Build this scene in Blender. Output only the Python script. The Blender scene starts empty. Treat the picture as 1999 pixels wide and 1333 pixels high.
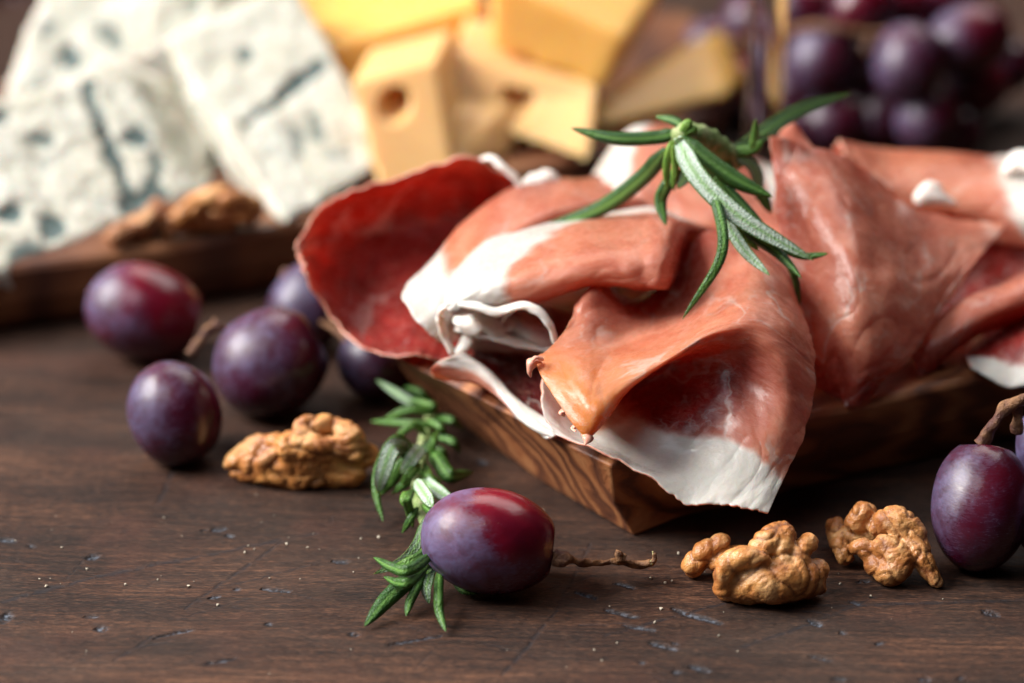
import bpy, bmesh, math, random
import numpy as np
from mathutils import Vector, noise, Matrix
random.seed(7)
SC = bpy.context.scene
COL = SC.collection
CM = 0.01
# ------------------------------------------------------------------ camera geometry (cm)
H = 25.8; TH = math.radians(24.0); F = 5553.0; CX = 999.5; CY = 666.5
ct, st = math.cos(TH), math.sin(TH)
def ray(px, py):
    a = (px - CX) / F; b = (CY - py) / F
    return Vector((a, ct + b * st, -st + b * ct))
def U(px, py, Y):                       # point on the view ray at horizontal distance Y
    d = ray(px, py); t = Y / d.y
    return Vector((d.x * t, Y, H + d.z * t))
def Uz(px, py, z):                      # point on the view ray at height z
    d = ray(px, py); t = (z - H) / d.z
    return Vector((d.x * t, d.y * t, z))
def p_(t): return Uz(t[0], t[1], t[3]) if len(t) == 4 else U(*t)
def proj(P):                            # (n,3) cm -> px, py
    x = P[:, 0]; y = P[:, 1]; z = P[:, 2] - H
    dep = y * ct - z * st; up = y * st + z * ct
    return CX + F * x / dep, CY - F * up / dep
def ppc(p):                             # pixels per cm at p
    return F / (p[1] * ct - (p[2] - H) * st)

# ------------------------------------------------------------------ object helpers
def tag(o, label=None, cat=None, group=None, kind=None):
    if label: o['label'] = label
    if cat: o['category'] = cat
    if group: o['group'] = group
    if kind: o['kind'] = kind
    return o
def empty(name, loc, label, cat, group=None):
    o = bpy.data.objects.new(name, None); COL.objects.link(o)
    o.location = Vector(loc) * CM; o.empty_display_size = 0.01
    return tag(o, label, cat, group)
def mkobj(name, V, Fc, mat, parent=None, loc=None, smooth=True, attrs=None, uv=None):
    """V in cm world coords; linked as ONE mesh object"""
    V = np.asarray(V, dtype=float).reshape(-1, 3)
    if parent is not None:
        base = np.array(parent['_b'])
    else:
        base = np.array(loc) if loc is not None else np.array([V[:, 0].mean(), V[:, 1].mean(), V[:, 2].min()])
    me = bpy.data.meshes.new(name)
    me.from_pydata(((V - base) * CM).tolist(), [], [tuple(int(i) for i in f) for f in Fc])
    me.update()
    if smooth:
        me.polygons.foreach_set('use_smooth', [True] * len(me.polygons))
    if attrs:
        for k, a in attrs.items():
            a = np.asarray(a, dtype=float)
            if a.ndim == 1:
                at = me.attributes.new(k, 'FLOAT', 'POINT'); at.data.foreach_set('value', a)
            else:
                at = me.attributes.new(k, 'FLOAT_COLOR', 'POINT')
                at.data.foreach_set('color', np.c_[a, np.ones(len(a))].ravel())
    if uv is not None:
        l = me.uv_layers.new(name='UVMap')
        li = np.empty(len(me.loops), dtype=int); me.loops.foreach_get('vertex_index', li)
        l.data.foreach_set('uv', np.asarray(uv)[li].ravel())
    if mat: me.materials.append(mat)
    o = bpy.data.objects.new(name, me); COL.objects.link(o)
    if parent is not None: o.parent = parent
    else:
        o.location = Vector(base) * CM
        o['_b'] = [float(c) for c in base]
    return o
def root(name, p, label, cat, group=None):
    o = empty(name, p, label, cat, group); o['_b'] = [float(c) for c in p]; return o

# ------------------------------------------------------------------ material helpers
def newmat(name):
    m = bpy.data.materials.new(name); m.use_nodes = True
    nt = m.node_tree; b = nt.nodes['Principled BSDF']
    return m, nt, b
class N:
    def __init__(s, nt): s.nt = nt
    def n(s, t, **k):
        x = s.nt.nodes.new(t)
        for a, v in k.items(): setattr(x, a, v)
        return x
    def l(s, a, b): s.nt.links.new(a, b)
    def put(s, sock, v):
        if hasattr(v, 'is_output') or isinstance(v, bpy.types.NodeSocket): s.l(v, sock)
        elif isinstance(v, (tuple, list)) and len(v) == 3 and sock.type == 'RGBA': sock.default_value = (*v, 1)
        else: sock.default_value = v
    def math(s, op, a, b=None, c=None, clamp=False):
        x = s.n('ShaderNodeMath', operation=op); x.use_clamp = clamp
        s.put(x.inputs[0], a)
        if b is not None: s.put(x.inputs[1], b)
        if c is not None: s.put(x.inputs[2], c)
        return x.outputs[0]
    def vm(s, op, a, b=None, out=0):
        x = s.n('ShaderNodeVectorMath', operation=op)
        s.put(x.inputs[0], a)
        if b is not None:
            if op == 'SCALE': s.put(x.inputs[3], b)
            else: s.put(x.inputs[1], b)
        return x.outputs[out]
    def noise(s, vec, scale, detail=4, rough=.55, dist=0, out='Fac'):
        x = s.n('ShaderNodeTexNoise'); s.l(vec, x.inputs['Vector'])
        x.inputs['Scale'].default_value = scale; x.inputs['Detail'].default_value = detail
        x.inputs['Roughness'].default_value = rough; x.inputs['Distortion'].default_value = dist
        return x.outputs[out]
    def mr(s, v, a, b, c=0, d=1, smooth=True):
        x = s.n('ShaderNodeMapRange'); x.interpolation_type = 'SMOOTHSTEP' if smooth else 'LINEAR'
        s.put(x.inputs[0], v)
        for i, q in enumerate((a, b, c, d)): s.put(x.inputs[i + 1], q)
        return x.outputs[0]
    def mix(s, f, a, b):
        x = s.n('ShaderNodeMix', data_type='RGBA'); s.put(x.inputs[0], f)
        s.put(x.inputs[6], a); s.put(x.inputs[7], b); return x.outputs[2]
    def ramp(s, f, stops):
        x = s.n('ShaderNodeValToRGB'); s.l(f, x.inputs[0]); e = x.color_ramp.elements
        while len(e) < len(stops): e.new(0.5)
        for q, (p, c) in zip(e, stops): q.position = p; q.color = (*c, 1)
        return x.outputs[0]
    def scale(s, vec, v):
        x = s.n('ShaderNodeMapping'); s.l(vec, x.inputs[0]); x.inputs['Scale'].default_value = v; return x.outputs[0]
    def bump(s, h, strength, dist=0.001, normal=None):
        x = s.n('ShaderNodeBump'); s.l(h, x.inputs['Height']); x.inputs['Strength'].default_value = strength
        x.inputs['Distance'].default_value = dist
        if normal is not None: s.l(normal, x.inputs['Normal'])
        return x.outputs[0]
    def coord(s, k='Object'): return s.n('ShaderNodeTexCoord').outputs[k]
    def attr(s, name, out='Color'):
        x = s.n('ShaderNodeAttribute', attribute_name=name); return x.outputs[out]

# ---- cured ham
def ham_mat(seed, marble=1.0, gloss=.25, wine=False, pt=.40):
    m, nt, b = newmat('cured_ham'); g = N(nt)
    uv = g.vm('ADD', g.coord('UV'), (seed * 3.7, seed * 1.9, 0))
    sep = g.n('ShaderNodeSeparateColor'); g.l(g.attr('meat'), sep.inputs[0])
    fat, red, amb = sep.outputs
    n1 = g.noise(uv, 1.1, 5, .6, .8); n2 = g.noise(uv, .42, 3, .5, .5); n3 = g.noise(uv, 7, 5, .6)
    edge = g.math('ADD', fat, g.math('MULTIPLY', g.math('SUBTRACT', n1, .5), .30))
    fm = g.mr(edge, .36, .57)
    # marbling: wandering thin seams of fat, present only in patches
    warp = g.vm('ADD', uv, g.vm('SCALE', g.noise(uv, 1.3, 3, .6, 0, 'Color'), .9))
    s1 = g.math('ABSOLUTE', g.math('SUBTRACT', g.noise(g.scale(warp, (1, .6, 1)), .55, 2.5, .5), .5))
    line = g.mr(s1, .0, .030, .85, 0)
    s2 = g.math('ABSOLUTE', g.math('SUBTRACT', g.noise(g.scale(warp, (.7, 1.2, 1)), 1.1, 2, .5), .52))
    line2 = g.mr(s2, .0, .012, .55, 0)
    patch = g.mr(g.noise(uv, .5, 2, .5), pt, pt + .2)
    mar = g.math('MULTIPLY', g.math('MULTIPLY', g.math('MAXIMUM', line, line2), patch), .75 * marble)
    fibre = g.noise(g.scale(warp, (2, 14, 1)), 2.2, 4, .65)
    salmon = g.ramp(g.mr(n1, .25, .75, smooth=False), [(0, (.64, .17, .10)), (.5, (.79, .33, .21)), (1, (.87, .47, .33))])
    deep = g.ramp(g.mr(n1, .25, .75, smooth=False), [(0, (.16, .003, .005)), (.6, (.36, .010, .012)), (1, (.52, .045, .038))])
    if wine: deep = g.ramp(g.mr(n1, .3, .7, smooth=False), [(0, (.045, .001, .003)), (.6, (.13, .004, .010)), (1, (.30, .03, .04))])  # darker reds put the shade of a hollow into the colour
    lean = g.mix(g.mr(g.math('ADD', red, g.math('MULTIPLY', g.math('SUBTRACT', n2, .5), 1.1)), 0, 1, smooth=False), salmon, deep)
    lean = g.mix(g.math('MULTIPLY', amb, .9), lean, (.78, .30, .055))
    lean = g.mix(g.mr(fibre, .40, .75, 0, .34), lean, (.86, .48, .36))
    fatc = g.mix(n1, (.72, .62, .54), (.77, .74, .70))
    fall = g.math('MAXIMUM', fm, mar)
    col = g.mix(fall, lean, fatc)
    g.l(col, b.inputs['Base Color'])
    h = g.math('ADD', g.math('MULTIPLY', n3, .5), g.math('MULTIPLY', fibre, .6))
    h = g.math('ADD', h, g.math('MULTIPLY', n1, .9))
    fine = g.noise(uv, 32, 3, .6)
    h2 = g.math('ADD', h, g.math('MULTIPLY', fine, .34))
    nb = g.bump(h2, .32, .0005)
    g.l(nb, b.inputs['Normal'])
    g.l(g.mr(n3, .3, .7, gloss - .08, gloss + .14), b.inputs['Roughness'])
    b.inputs['Specular IOR Level'].default_value = .5; b.inputs['Coat Weight'].default_value = .35; b.inputs['Coat Roughness'].default_value = .18
    b.inputs['Subsurface Weight'].default_value = .25
    b.inputs['Subsurface Radius'].default_value = (1, .3, .15)
    b.inputs['Subsurface Scale'].default_value = .002
    tr = g.n('ShaderNodeBsdfTranslucent'); g.l(g.mix(g.math('MULTIPLY', g.math('SUBTRACT', 1, fall), .24), col, (.95, .18, .06)), tr.inputs[0]); g.l(nb, tr.inputs['Normal'])
    mx = g.n('ShaderNodeMixShader'); g.l(g.mr(fall, 0, 1, .52, .30), mx.inputs[0])
    g.l(b.outputs[0], mx.inputs[1]); g.l(tr.outputs[0], mx.inputs[2])
    out = nt.nodes['Material Output']; g.l(mx.outputs[0], out.inputs[0])
    return m
def rim_mat():
    m, nt, b = newmat('cut_edge'); g = N(nt); n = g.noise(g.coord(), 400, 3)
    g.l(g.mix(n, (.58, .20, .13), (.80, .48, .36)), b.inputs['Base Color']); b.inputs['Roughness'].default_value = .35
    b.inputs['Subsurface Weight'].default_value = .4; b.inputs['Subsurface Scale'].default_value = .001; return m
RIM = rim_mat()
def fat_mat():
    m, nt, b = newmat('ham_fat'); g = N(nt); c = g.coord()
    n = g.noise(c, 300, 4); g.l(g.mix(n, (.72, .61, .53), (.77, .74, .70)), b.inputs['Base Color'])
    b.inputs['Roughness'].default_value = .38; b.inputs['Subsurface Weight'].default_value = .5
    b.inputs['Subsurface Scale'].default_value = .003; b.inputs['Subsurface Radius'].default_value = (1, .5, .35)
    g.l(g.bump(n, .4, .0005), b.inputs['Normal']); return m

# ---- grape
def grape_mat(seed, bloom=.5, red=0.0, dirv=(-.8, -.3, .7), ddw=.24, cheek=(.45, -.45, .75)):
    """red 0..1 more clear red skin; bloom: amount of waxy bloom, doubling as painted highlight on the lit side"""
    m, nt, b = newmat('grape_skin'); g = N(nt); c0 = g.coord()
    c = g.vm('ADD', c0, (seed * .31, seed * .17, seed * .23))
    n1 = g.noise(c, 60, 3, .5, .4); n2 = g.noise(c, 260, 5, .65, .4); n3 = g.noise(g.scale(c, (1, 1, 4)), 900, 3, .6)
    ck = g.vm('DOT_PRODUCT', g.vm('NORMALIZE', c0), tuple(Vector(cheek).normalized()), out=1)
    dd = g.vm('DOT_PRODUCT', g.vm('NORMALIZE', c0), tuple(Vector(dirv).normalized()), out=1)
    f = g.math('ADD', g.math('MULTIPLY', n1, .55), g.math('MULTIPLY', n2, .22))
    f = g.math('ADD', f, g.math('MULTIPLY', dd, ddw))  # leans the bloom to the lit upper left, painting the bluish highlight
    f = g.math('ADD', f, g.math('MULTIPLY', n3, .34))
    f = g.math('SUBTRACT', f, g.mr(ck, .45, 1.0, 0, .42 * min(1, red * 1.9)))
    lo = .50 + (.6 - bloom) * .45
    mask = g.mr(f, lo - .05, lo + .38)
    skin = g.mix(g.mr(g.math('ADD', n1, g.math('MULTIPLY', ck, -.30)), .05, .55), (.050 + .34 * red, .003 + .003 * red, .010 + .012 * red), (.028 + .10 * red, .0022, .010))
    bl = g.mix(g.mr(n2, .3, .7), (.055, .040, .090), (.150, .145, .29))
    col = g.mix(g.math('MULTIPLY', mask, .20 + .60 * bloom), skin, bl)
    col = g.mix(g.mr(g.noise(c, 1300, 2), .75, .79, 0, .35), col, (.55, .45, .35))
    g.l(col, b.inputs['Base Color'])
    g.l(g.mr(mask, 0, 1, .22, .52), b.inputs['Roughness'])
    b.inputs['Subsurface Weight'].default_value = .35 + .3 * red
    b.inputs['Subsurface Radius'].default_value = (1, .12, .15); b.inputs['Subsurface Scale'].default_value = .006
    b.inputs['Coat Weight'].default_value = .12; b.inputs['Coat Roughness'].default_value = .22
    g.l(g.bump(g.math('ADD', n2, g.math('MULTIPLY', n3, .4)), .18, .0005), b.inputs['Normal'])
    return m
def stalk_mat(c1=(.08, .022, .015), c2=(.26, .12, .045)):
    m, nt, b = newmat('dry_stalk'); g = N(nt); c = g.coord()
    n = g.noise(c, 450, 5, .7); n2 = g.noise(c, 110, 2)
    g.l(g.mix(g.mr(g.math('ADD', n, n2), .8, 1.25), c1, c2), b.inputs['Base Color'])
    b.inputs['Roughness'].default_value = .6; g.l(g.bump(n, 1, .001), b.inputs['Normal']); return m
# ---- walnut
def walnut_mat(seed, tone=1.0):
    m, nt, b = newmat('walnut_kernel'); g = N(nt); c0 = g.coord()
    c = g.vm('ADD', c0, (seed, 0, 0)); n1 = g.noise(c, 160, 5, .6, .6); n2 = g.noise(c, 900, 4, .6)
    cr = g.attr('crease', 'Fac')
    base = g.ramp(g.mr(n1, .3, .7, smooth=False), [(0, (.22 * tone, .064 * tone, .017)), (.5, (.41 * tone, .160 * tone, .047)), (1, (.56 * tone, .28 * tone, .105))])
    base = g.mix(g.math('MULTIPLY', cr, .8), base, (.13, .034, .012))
    base = g.mix(g.math('MULTIPLY', g.math('SUBTRACT', 1, cr), g.mr(g.noise(c, 200, 2), .5, .7, 0, .4)), base, (.74, .48, .23))  # crests paled as painted highlights, creases darkened above as painted shade
    vein = g.mr(g.math('ABSOLUTE', g.math('SUBTRACT', g.noise(c, 210, 3, .5, 1.2), .5)), .0, .018, .5, 0)
    base = g.mix(vein, base, (.14, .035, .012))
    g.l(base, b.inputs['Base Color']); g.l(g.mr(n2, .3, .7, .28, .5), b.inputs['Roughness'])
    b.inputs['Subsurface Weight'].default_value = .12; b.inputs['Subsurface Radius'].default_value = (1, .4, .15)
    b.inputs['Subsurface Scale'].default_value = .002
    g.l(g.bump(g.math('ADD', n1, g.math('MULTIPLY', n2, .6)), .8, .0008), b.inputs['Normal']); return m
# ---- rosemary leaf: 'leafv' R = underside band, G = lightness
def leaf_mat():
    m, nt, b = newmat('rosemary_leaf'); g = N(nt); c = g.coord()
    sep = g.n('ShaderNodeSeparateColor'); g.l(g.attr('leafv'), sep.inputs[0])
    under, light, rib = sep.outputs
    n = g.noise(c, 260, 4, .6); vo = g.n('ShaderNodeTexVoronoi'); g.l(c, vo.inputs['Vector']); vo.inputs['Scale'].default_value = 2600
    dk = g.mix(g.mr(n, .3, .7), (.010, .048, .008), (.030, .095, .014))
    lt = g.mix(g.mr(n, .3, .7), (.085, .20, .018), (.19, .34, .05))
    col = g.mix(light, dk, lt)
    pale = g.mix(g.mr(vo.outputs['Distance'], .1, .6), (.16, .28, .13), (.52, .60, .52))
    col = g.mix(under, col, pale)
    col = g.mix(rib, col, (.16, .33, .07))
    g.l(col, b.inputs['Base Color']); b.inputs['Roughness'].default_value = .42; b.inputs['Specular IOR Level'].default_value = .35
    b.inputs['Subsurface Weight'].default_value = .1; b.inputs['Subsurface Scale'].default_value = .001
    g.l(g.bump(vo.outputs['Distance'], .55, .0003), b.inputs['Normal']); return m
# ---- cheeses
def yellow_mat():
    m, nt, b = newmat('yellow_cheese'); g = N(nt); c = g.coord(); n = g.noise(c, 60, 4)
    g.l(g.mix(n, (.78, .38, .07), (.84, .48, .13)), b.inputs['Base Color']); b.inputs['Roughness'].default_value = .42
    b.inputs['Subsurface Weight'].default_value = .6; b.inputs['Subsurface Radius'].default_value = (1, .45, .1)
    b.inputs['Subsurface Scale'].default_value = .006
    g.l(g.bump(g.noise(c, 300, 3), .15, .0006), b.inputs['Normal']); return m
def pale_cheese_mat():
    m, nt, b = newmat('pale_yellow_cheese'); g = N(nt); c = g.coord(); n = g.noise(c, 60, 4)
    g.l(g.mix(n, (.74, .41, .15), (.80, .50, .22)), b.inputs['Base Color']); b.inputs['Roughness'].default_value = .45
    b.inputs['Subsurface Weight'].default_value = .5; b.inputs['Subsurface Radius'].default_value = (1, .5, .15)
    b.inputs['Subsurface Scale'].default_value = .005; return m
def blue_mat():
    m, nt, b = newmat('blue_cheese'); g = N(nt); c = g.coord()
    n = g.noise(c, 90, 5, .6); mo = g.attr('mold', 'Fac')
    sp = g.mr(g.noise(c, 80, 3, .6, .6), .60, .70)
    base = g.mix(g.mr(n, .3, .7), (.45, .43, .345), (.57, .555, .485))
    col = g.mix(g.math('MULTIPLY', sp, .5), base, (.36, .42, .38))
    col = g.mix(g.mr(g.math('ADD', mo, g.math('MULTIPLY', g.math('SUBTRACT', n, .5), .5)), .25, .75), col, (.075, .11, .105))
    g.l(col, b.inputs['Base Color']); b.inputs['Roughness'].default_value = .6
    b.inputs['Subsurface Weight'].default_value = .4; b.inputs['Subsurface Scale'].default_value = .003
    g.l(g.bump(g.noise(c, 260, 5, .65), .6, .0012), b.inputs['Normal']); return m
# ---- olive wood board
def olive_mat(dark=1.0, rot=0.0, ringscale=55, bmp=.4):
    m, nt, b = newmat('olive_wood'); g = N(nt); c = g.coord()
    mp = g.n('ShaderNodeMapping'); g.l(c, mp.inputs[0]); mp.inputs['Rotation'].default_value = (.35, .12, rot)
    v = g.vm('ADD', mp.outputs[0], g.vm('SCALE', g.noise(g.scale(mp.outputs[0], (.35, 1, 1)), 26, 3, .5, 0, 'Color'), .06))
    w = g.n('ShaderNodeTexWave'); w.wave_type = 'BANDS'; w.bands_direction = 'Y'
    g.l(g.scale(v, (.14, 1, .8)), w.inputs['Vector']); w.inputs['Scale'].default_value = ringscale
    w.inputs['Distortion'].default_value = 2.5; w.inputs['Detail'].default_value = 3; w.inputs['Detail Scale'].default_value = 1.5
    fine = g.noise(g.scale(v, (8, 90, 60)), 14, 5, .7)
    big = g.noise(mp.outputs[0], 22, 3)
    f = g.math('ADD', g.math('MULTIPLY', w.outputs['Fac'], .42), g.math('MULTIPLY', fine, .58))
    col = g.ramp(f, [(.10, (.030, .009, .006)), (.30, (.11, .034, .015)), (.60, (.33, .115, .04)), (.9, (.50, .235, .095))])
    col = g.mix(g.mr(big, .42, .65, 0, .55), col, (.13, .042, .018))
    hs = g.n('ShaderNodeHueSaturation'); g.l(col, hs.inputs['Color']); hs.inputs['Value'].default_value = dark
    g.l(hs.outputs[0], b.inputs['Base Color']); g.l(g.mr(fine, .3, .7, .38, .6), b.inputs['Roughness'])
    g.l(g.bump(fine, bmp, .0008), b.inputs['Normal']); return m
# ---- table wood with cuts and dents
def table_mat():
    m, nt, b = newmat('dark_table_wood'); g = N(nt); c = g.coord()
    mp = g.n('ShaderNodeMapping'); g.l(c, mp.inputs[0]); mp.inputs['Rotation'].default_value = (0, 0, .035)
    c1 = mp.outputs[0]
    w = g.vm('ADD', c1, g.vm('SCALE', g.noise(g.scale(c1, (.5, 1, 1)), 18, 3, .5, 0, 'Color'), .012))
    fa = g.noise(g.scale(w, (1.6, 30, 1)), 34, 6, .7); fb = g.noise(g.scale(w, (3.2, 26, 1)), 150, 5, .8)
    fc = g.noise(g.scale(w, (1, 6, 1)), 12, 4, .6); bl = g.noise(c1, 26, 5, .6, .6)
    f = g.math('ADD', g.math('MULTIPLY', fa, .28), g.math('MULTIPLY', fb, .38))
    f = g.math('ADD', f, g.math('MULTIPLY', fc, .22)); f = g.math('ADD', f, g.math('MULTIPLY', g.noise(g.scale(c1, (1, 2.5, 1)), 1900, 2, .7), .12))
    col = g.ramp(g.mr(f, .44, .585, smooth=False), [(0, (.006, .003, .0025)), (.36, (.026, .0115, .0075)), (.66, (.054, .021, .011)), (1, (.165, .073, .038))])
    col = g.mix(g.mr(bl, .45, .72, 0, .32), col, (.075, .048, .036))       # worn greyish areas
    col = g.mix(g.mr(g.noise(c1, 40, 3), .52, .7, 0, .35), col, (.075, .026, .016))  # reddish patches
    fd = g.noise(g.scale(w, (3, 30, 1)), 230, 3, .7)
    col = g.mix(g.mr(fd, .56, .68, 0, .55), col, (.21, .105, .058)); col = g.mix(g.mr(fd, .44, .34, 0, .7), col, (.010, .0055, .0045))
    # pores: short dark dashes
    po = g.noise(g.scale(c1, (1, 9, 1)), 420, 2, .5)
    pore = g.mr(po, .60, .70)
    col = g.mix(g.math('MULTIPLY', pore, .8), col, (.012, .006, .005))
    # cuts: distance to segments in the table plane
    cm_ = g.attr('cut', 'Fac')
    brk = g.mr(g.noise(c, 330, 4, .7), .36, .55)
    cmask = g.math('MULTIPLY', cm_, brk)
    col = g.mix(g.math('MULTIPLY', cmask, .75), col, (.012, .012, .016))
    dm = g.attr('dent', 'Fac')
    spk = g.noise(c, 1400, 3, .7)
    bcol = g.mix(g.mr(spk, .46, .64), (.010, .011, .015), (.12, .14, .175))
    dmask = g.math('MULTIPLY', dm, g.mr(g.noise(c, 500, 4, .7), .3, .46))
    col = g.mix(g.math('MULTIPLY', dmask, .9), col, bcol)
    g.l(col, b.inputs['Base Color'])
    g.l(g.mr(fa, .3, .7, .42, .66), b.inputs['Roughness'])
    b.inputs['Specular IOR Level'].default_value = .25
    hgt = g.math('SUBTRACT', g.math('ADD', g.math('MULTIPLY', fb, .5), g.math('MULTIPLY', fa, .5)), g.math('MULTIPLY', pore, .35))
    hgt = g.math('SUBTRACT', hgt, g.math('MULTIPLY', g.math('MAXIMUM', g.math('MULTIPLY', cmask, .35), dmask), 1.2))
    g.l(g.bump(hgt, .7, .0006), b.inputs['Normal'])
    return m

# ------------------------------------------------------------------ geometry helpers
def cr1(P, T):
    """Catmull-Rom along axis 0; P (n,...) ; T in [0,1]"""
    P = np.asarray(P, float); n = len(P)
    if n == 1: return np.repeat(P, len(T), 0)
    x = np.clip(np.asarray(T) * (n - 1), 0, n - 1 - 1e-9); i = x.astype(int); f = x - i
    E = np.concatenate([(2 * P[0] - P[1])[None], P, (2 * P[-1] - P[-2])[None]], 0)
    f = f.reshape((-1,) + (1,) * (P.ndim - 1))
    a, b_, c, d = E[i], E[i + 1], E[i + 2], E[i + 3]
    return .5 * ((2 * b_) + (-a + c) * f + (2 * a - 5 * b_ + 4 * c - d) * f ** 2 + (-a + 3 * b_ - 3 * c + d) * f ** 3)
def lin1(P, T):
    P = np.asarray(P, float); n = len(P)
    if n == 1: return np.repeat(P, len(T), 0)
    x = np.clip(np.asarray(T) * (n - 1), 0, n - 1 - 1e-9); i = x.astype(int); f = (x - i).reshape((-1,) + (1,) * (P.ndim - 1))
    return P[i] * (1 - f) + P[i + 1] * f
def nz(p, s, o=0.0): return noise.noise(Vector((p[0] * s + o, p[1] * s + o * 1.7, p[2] * s - o)))
def normals(G):
    du = np.gradient(G, axis=1); dv = np.gradient(G, axis=0)
    n = np.cross(du, dv); n /= (np.linalg.norm(n, axis=2, keepdims=True) + 1e-9); return n
def sheet(name, rows, fat, red, amb, mat, label, nu=110, nv=110, wr=.05, thick=.045, rag=.02, seed=0, parent=None, cat='ham slice',
          group='slices of cured ham piled on the olive wood board'):
    P = np.array([[list(p_(p)) for p in r] for r in rows])
    T0 = np.linspace(0, 1, nv); U0 = np.linspace(0, 1, nu)
    A = cr1(P, T0); G = np.transpose(cr1(np.transpose(A, (1, 0, 2)), U0), (1, 0, 2))
    # ragged rim: pull the edge rows and columns in by noise
    D = lambda k, s, o: rag * (.5 + noise.noise(Vector((k * s, o, seed)))) + rag * .6 * noise.noise(Vector((k * s * 4, o + 9, seed))) + (.0006 + rag * .10) * noise.noise(Vector((k * s * 13, o + 9, seed)))
    uu = np.zeros((nv, nu)); vv = np.zeros((nv, nu))
    for i in range(nv):
        a = max(0, D(i / nv * 3, 3, 1)); b = max(0, D(i / nv * 3, 3, 5)); uu[i] = a + U0 * (1 - a - b)
    for j in range(nu):
        a = max(0, D(j / nu * 3, 3, 11)); b = max(0, D(j / nu * 3, 3, 15)); vv[:, j] = a + T0 * (1 - a - b)
    def bil(M, u, v):
        M = np.asarray(M, float)
        if M.ndim == 1: M = M[None]
        h, w = M.shape[:2]
        x = np.clip(u * (w - 1), 0, w - 1 - 1e-9) if w > 1 else u * 0; y = np.clip(v * (h - 1), 0, h - 1 - 1e-9) if h > 1 else v * 0
        i = x.astype(int); j = y.astype(int); fx = x - i; fy = y - j
        if M.ndim == 3: fx = fx[..., None]; fy = fy[..., None]
        i2 = np.minimum(i + 1, w - 1); j2 = np.minimum(j + 1, h - 1)
        return (M[j, i] * (1 - fx) + M[j, i2] * fx) * (1 - fy) + (M[j2, i] * (1 - fx) + M[j2, i2] * fx) * fy
    G = bil(G, uu, vv)
    nr = normals(G)
    Lu = np.linalg.norm(np.diff(G, axis=1), axis=2).sum(1).mean(); Lv = np.linalg.norm(np.diff(G, axis=0), axis=2).sum(0).mean()
    W = np.zeros((nv, nu))
    for i in range(nv):
        for j in range(nu):
            q = Vector((uu[i, j] * Lu, vv[i, j] * Lv, seed * 5.1))
            W[i, j] = noise.noise(q * .55) * 1.2 + noise.noise(q * 1.4) * .7 + .18 * noise.noise(q * 3.6) + .05 * noise.noise(q * 8)
            rd = 1 - abs(noise.noise(Vector((q.x * .9 + q.y * .35, q.y * .5 - q.x * .2, q.z + 4)) * 1.15)) * 2.2
            W[i, j] += .30 * max(0, rd) ** 3 - .10 * max(0, 1 - abs(noise.noise(Vector((q.x * .5, q.y * 1.1, q.z + 8)) * 1.9)) * 3) ** 3
            e = min(i, nv - 1 - i, j, nu - 1 - j) / 10.0
            if e < 1: W[i, j] += (1 - e) * .9 * noise.noise(Vector((uu[i, j] * Lu * 2.3, vv[i, j] * Lv * 2.3, seed)))
    G = G + nr * (W * wr)[..., None]
    V = G.reshape(-1, 3)
    idx = np.arange(nv * nu).reshape(nv, nu)
    Fc = np.stack([idx[:-1, :-1], idx[:-1, 1:], idx[1:, 1:], idx[1:, :-1]], -1).reshape(-1, 4)
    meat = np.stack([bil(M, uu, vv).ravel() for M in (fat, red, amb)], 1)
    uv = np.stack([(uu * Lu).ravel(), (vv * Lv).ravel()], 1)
    o = mkobj(name, V, Fc, mat, parent=parent, attrs={'meat': np.clip(meat * np.array([1, 1.3, 1]), 0, [1, 1.6, 1])}, uv=uv)  # red: muscle tone plus painted shade of hollows, pushed deeper
    if parent is None: tag(o, label, cat, group)
    s = o.modifiers.new('Solidify', 'SOLIDIFY'); s.thickness = thick * CM; s.offset = 0
    s.use_quality_normals = True; o.data.materials.append(RIM); s.material_offset_rim = 1
    return o
def tube(name, pts, rad, mat, parent, n=60, k=12, flat=1.0, wob=0.0, seed=0, nrm=None, attrs=None):
    """tube along control points (cm) with radii; flat squashes across nrm"""
    P = cr1(np.array([list(p) for p in pts]), np.linspace(0, 1, n)); R = lin1(np.array(rad, float), np.linspace(0, 1, n))
    T = np.gradient(P, axis=0); T /= np.linalg.norm(T, axis=1, keepdims=True) + 1e-9
    up = np.array(nrm if nrm is not None else (0, -.4, .9)); V = []
    for i in range(n):
        a = np.cross(T[i], up); a /= np.linalg.norm(a) + 1e-9; b = np.cross(a, T[i])
        for j in range(k):
            t = 2 * math.pi * j / k
            r = R[i]
            if wob: r *= 1 + wob * noise.noise(Vector((P[i][0] * 5 + math.cos(t), P[i][1] * 5 + math.sin(t), P[i][2] * 5 + seed)))
            V.append(P[i] + a * math.cos(t) * r + b * math.sin(t) * r * flat)
    V.append(P[0] - T[0] * R[0] * .4); V.append(P[-1] + T[-1] * R[-1] * .4)
    Fc = [(i * k + j, i * k + (j + 1) % k, (i + 1) * k + (j + 1) % k, (i + 1) * k + j) for i in range(n - 1) for j in range(k)]
    c0 = n * k
    Fc += [(c0, (j + 1) % k, j) for j in range(k)] + [(c0 + 1, (n - 1) * k + j, (n - 1) * k + (j + 1) % k) for j in range(k)]
    return mkobj(name, V, Fc, mat, parent=parent)
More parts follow.
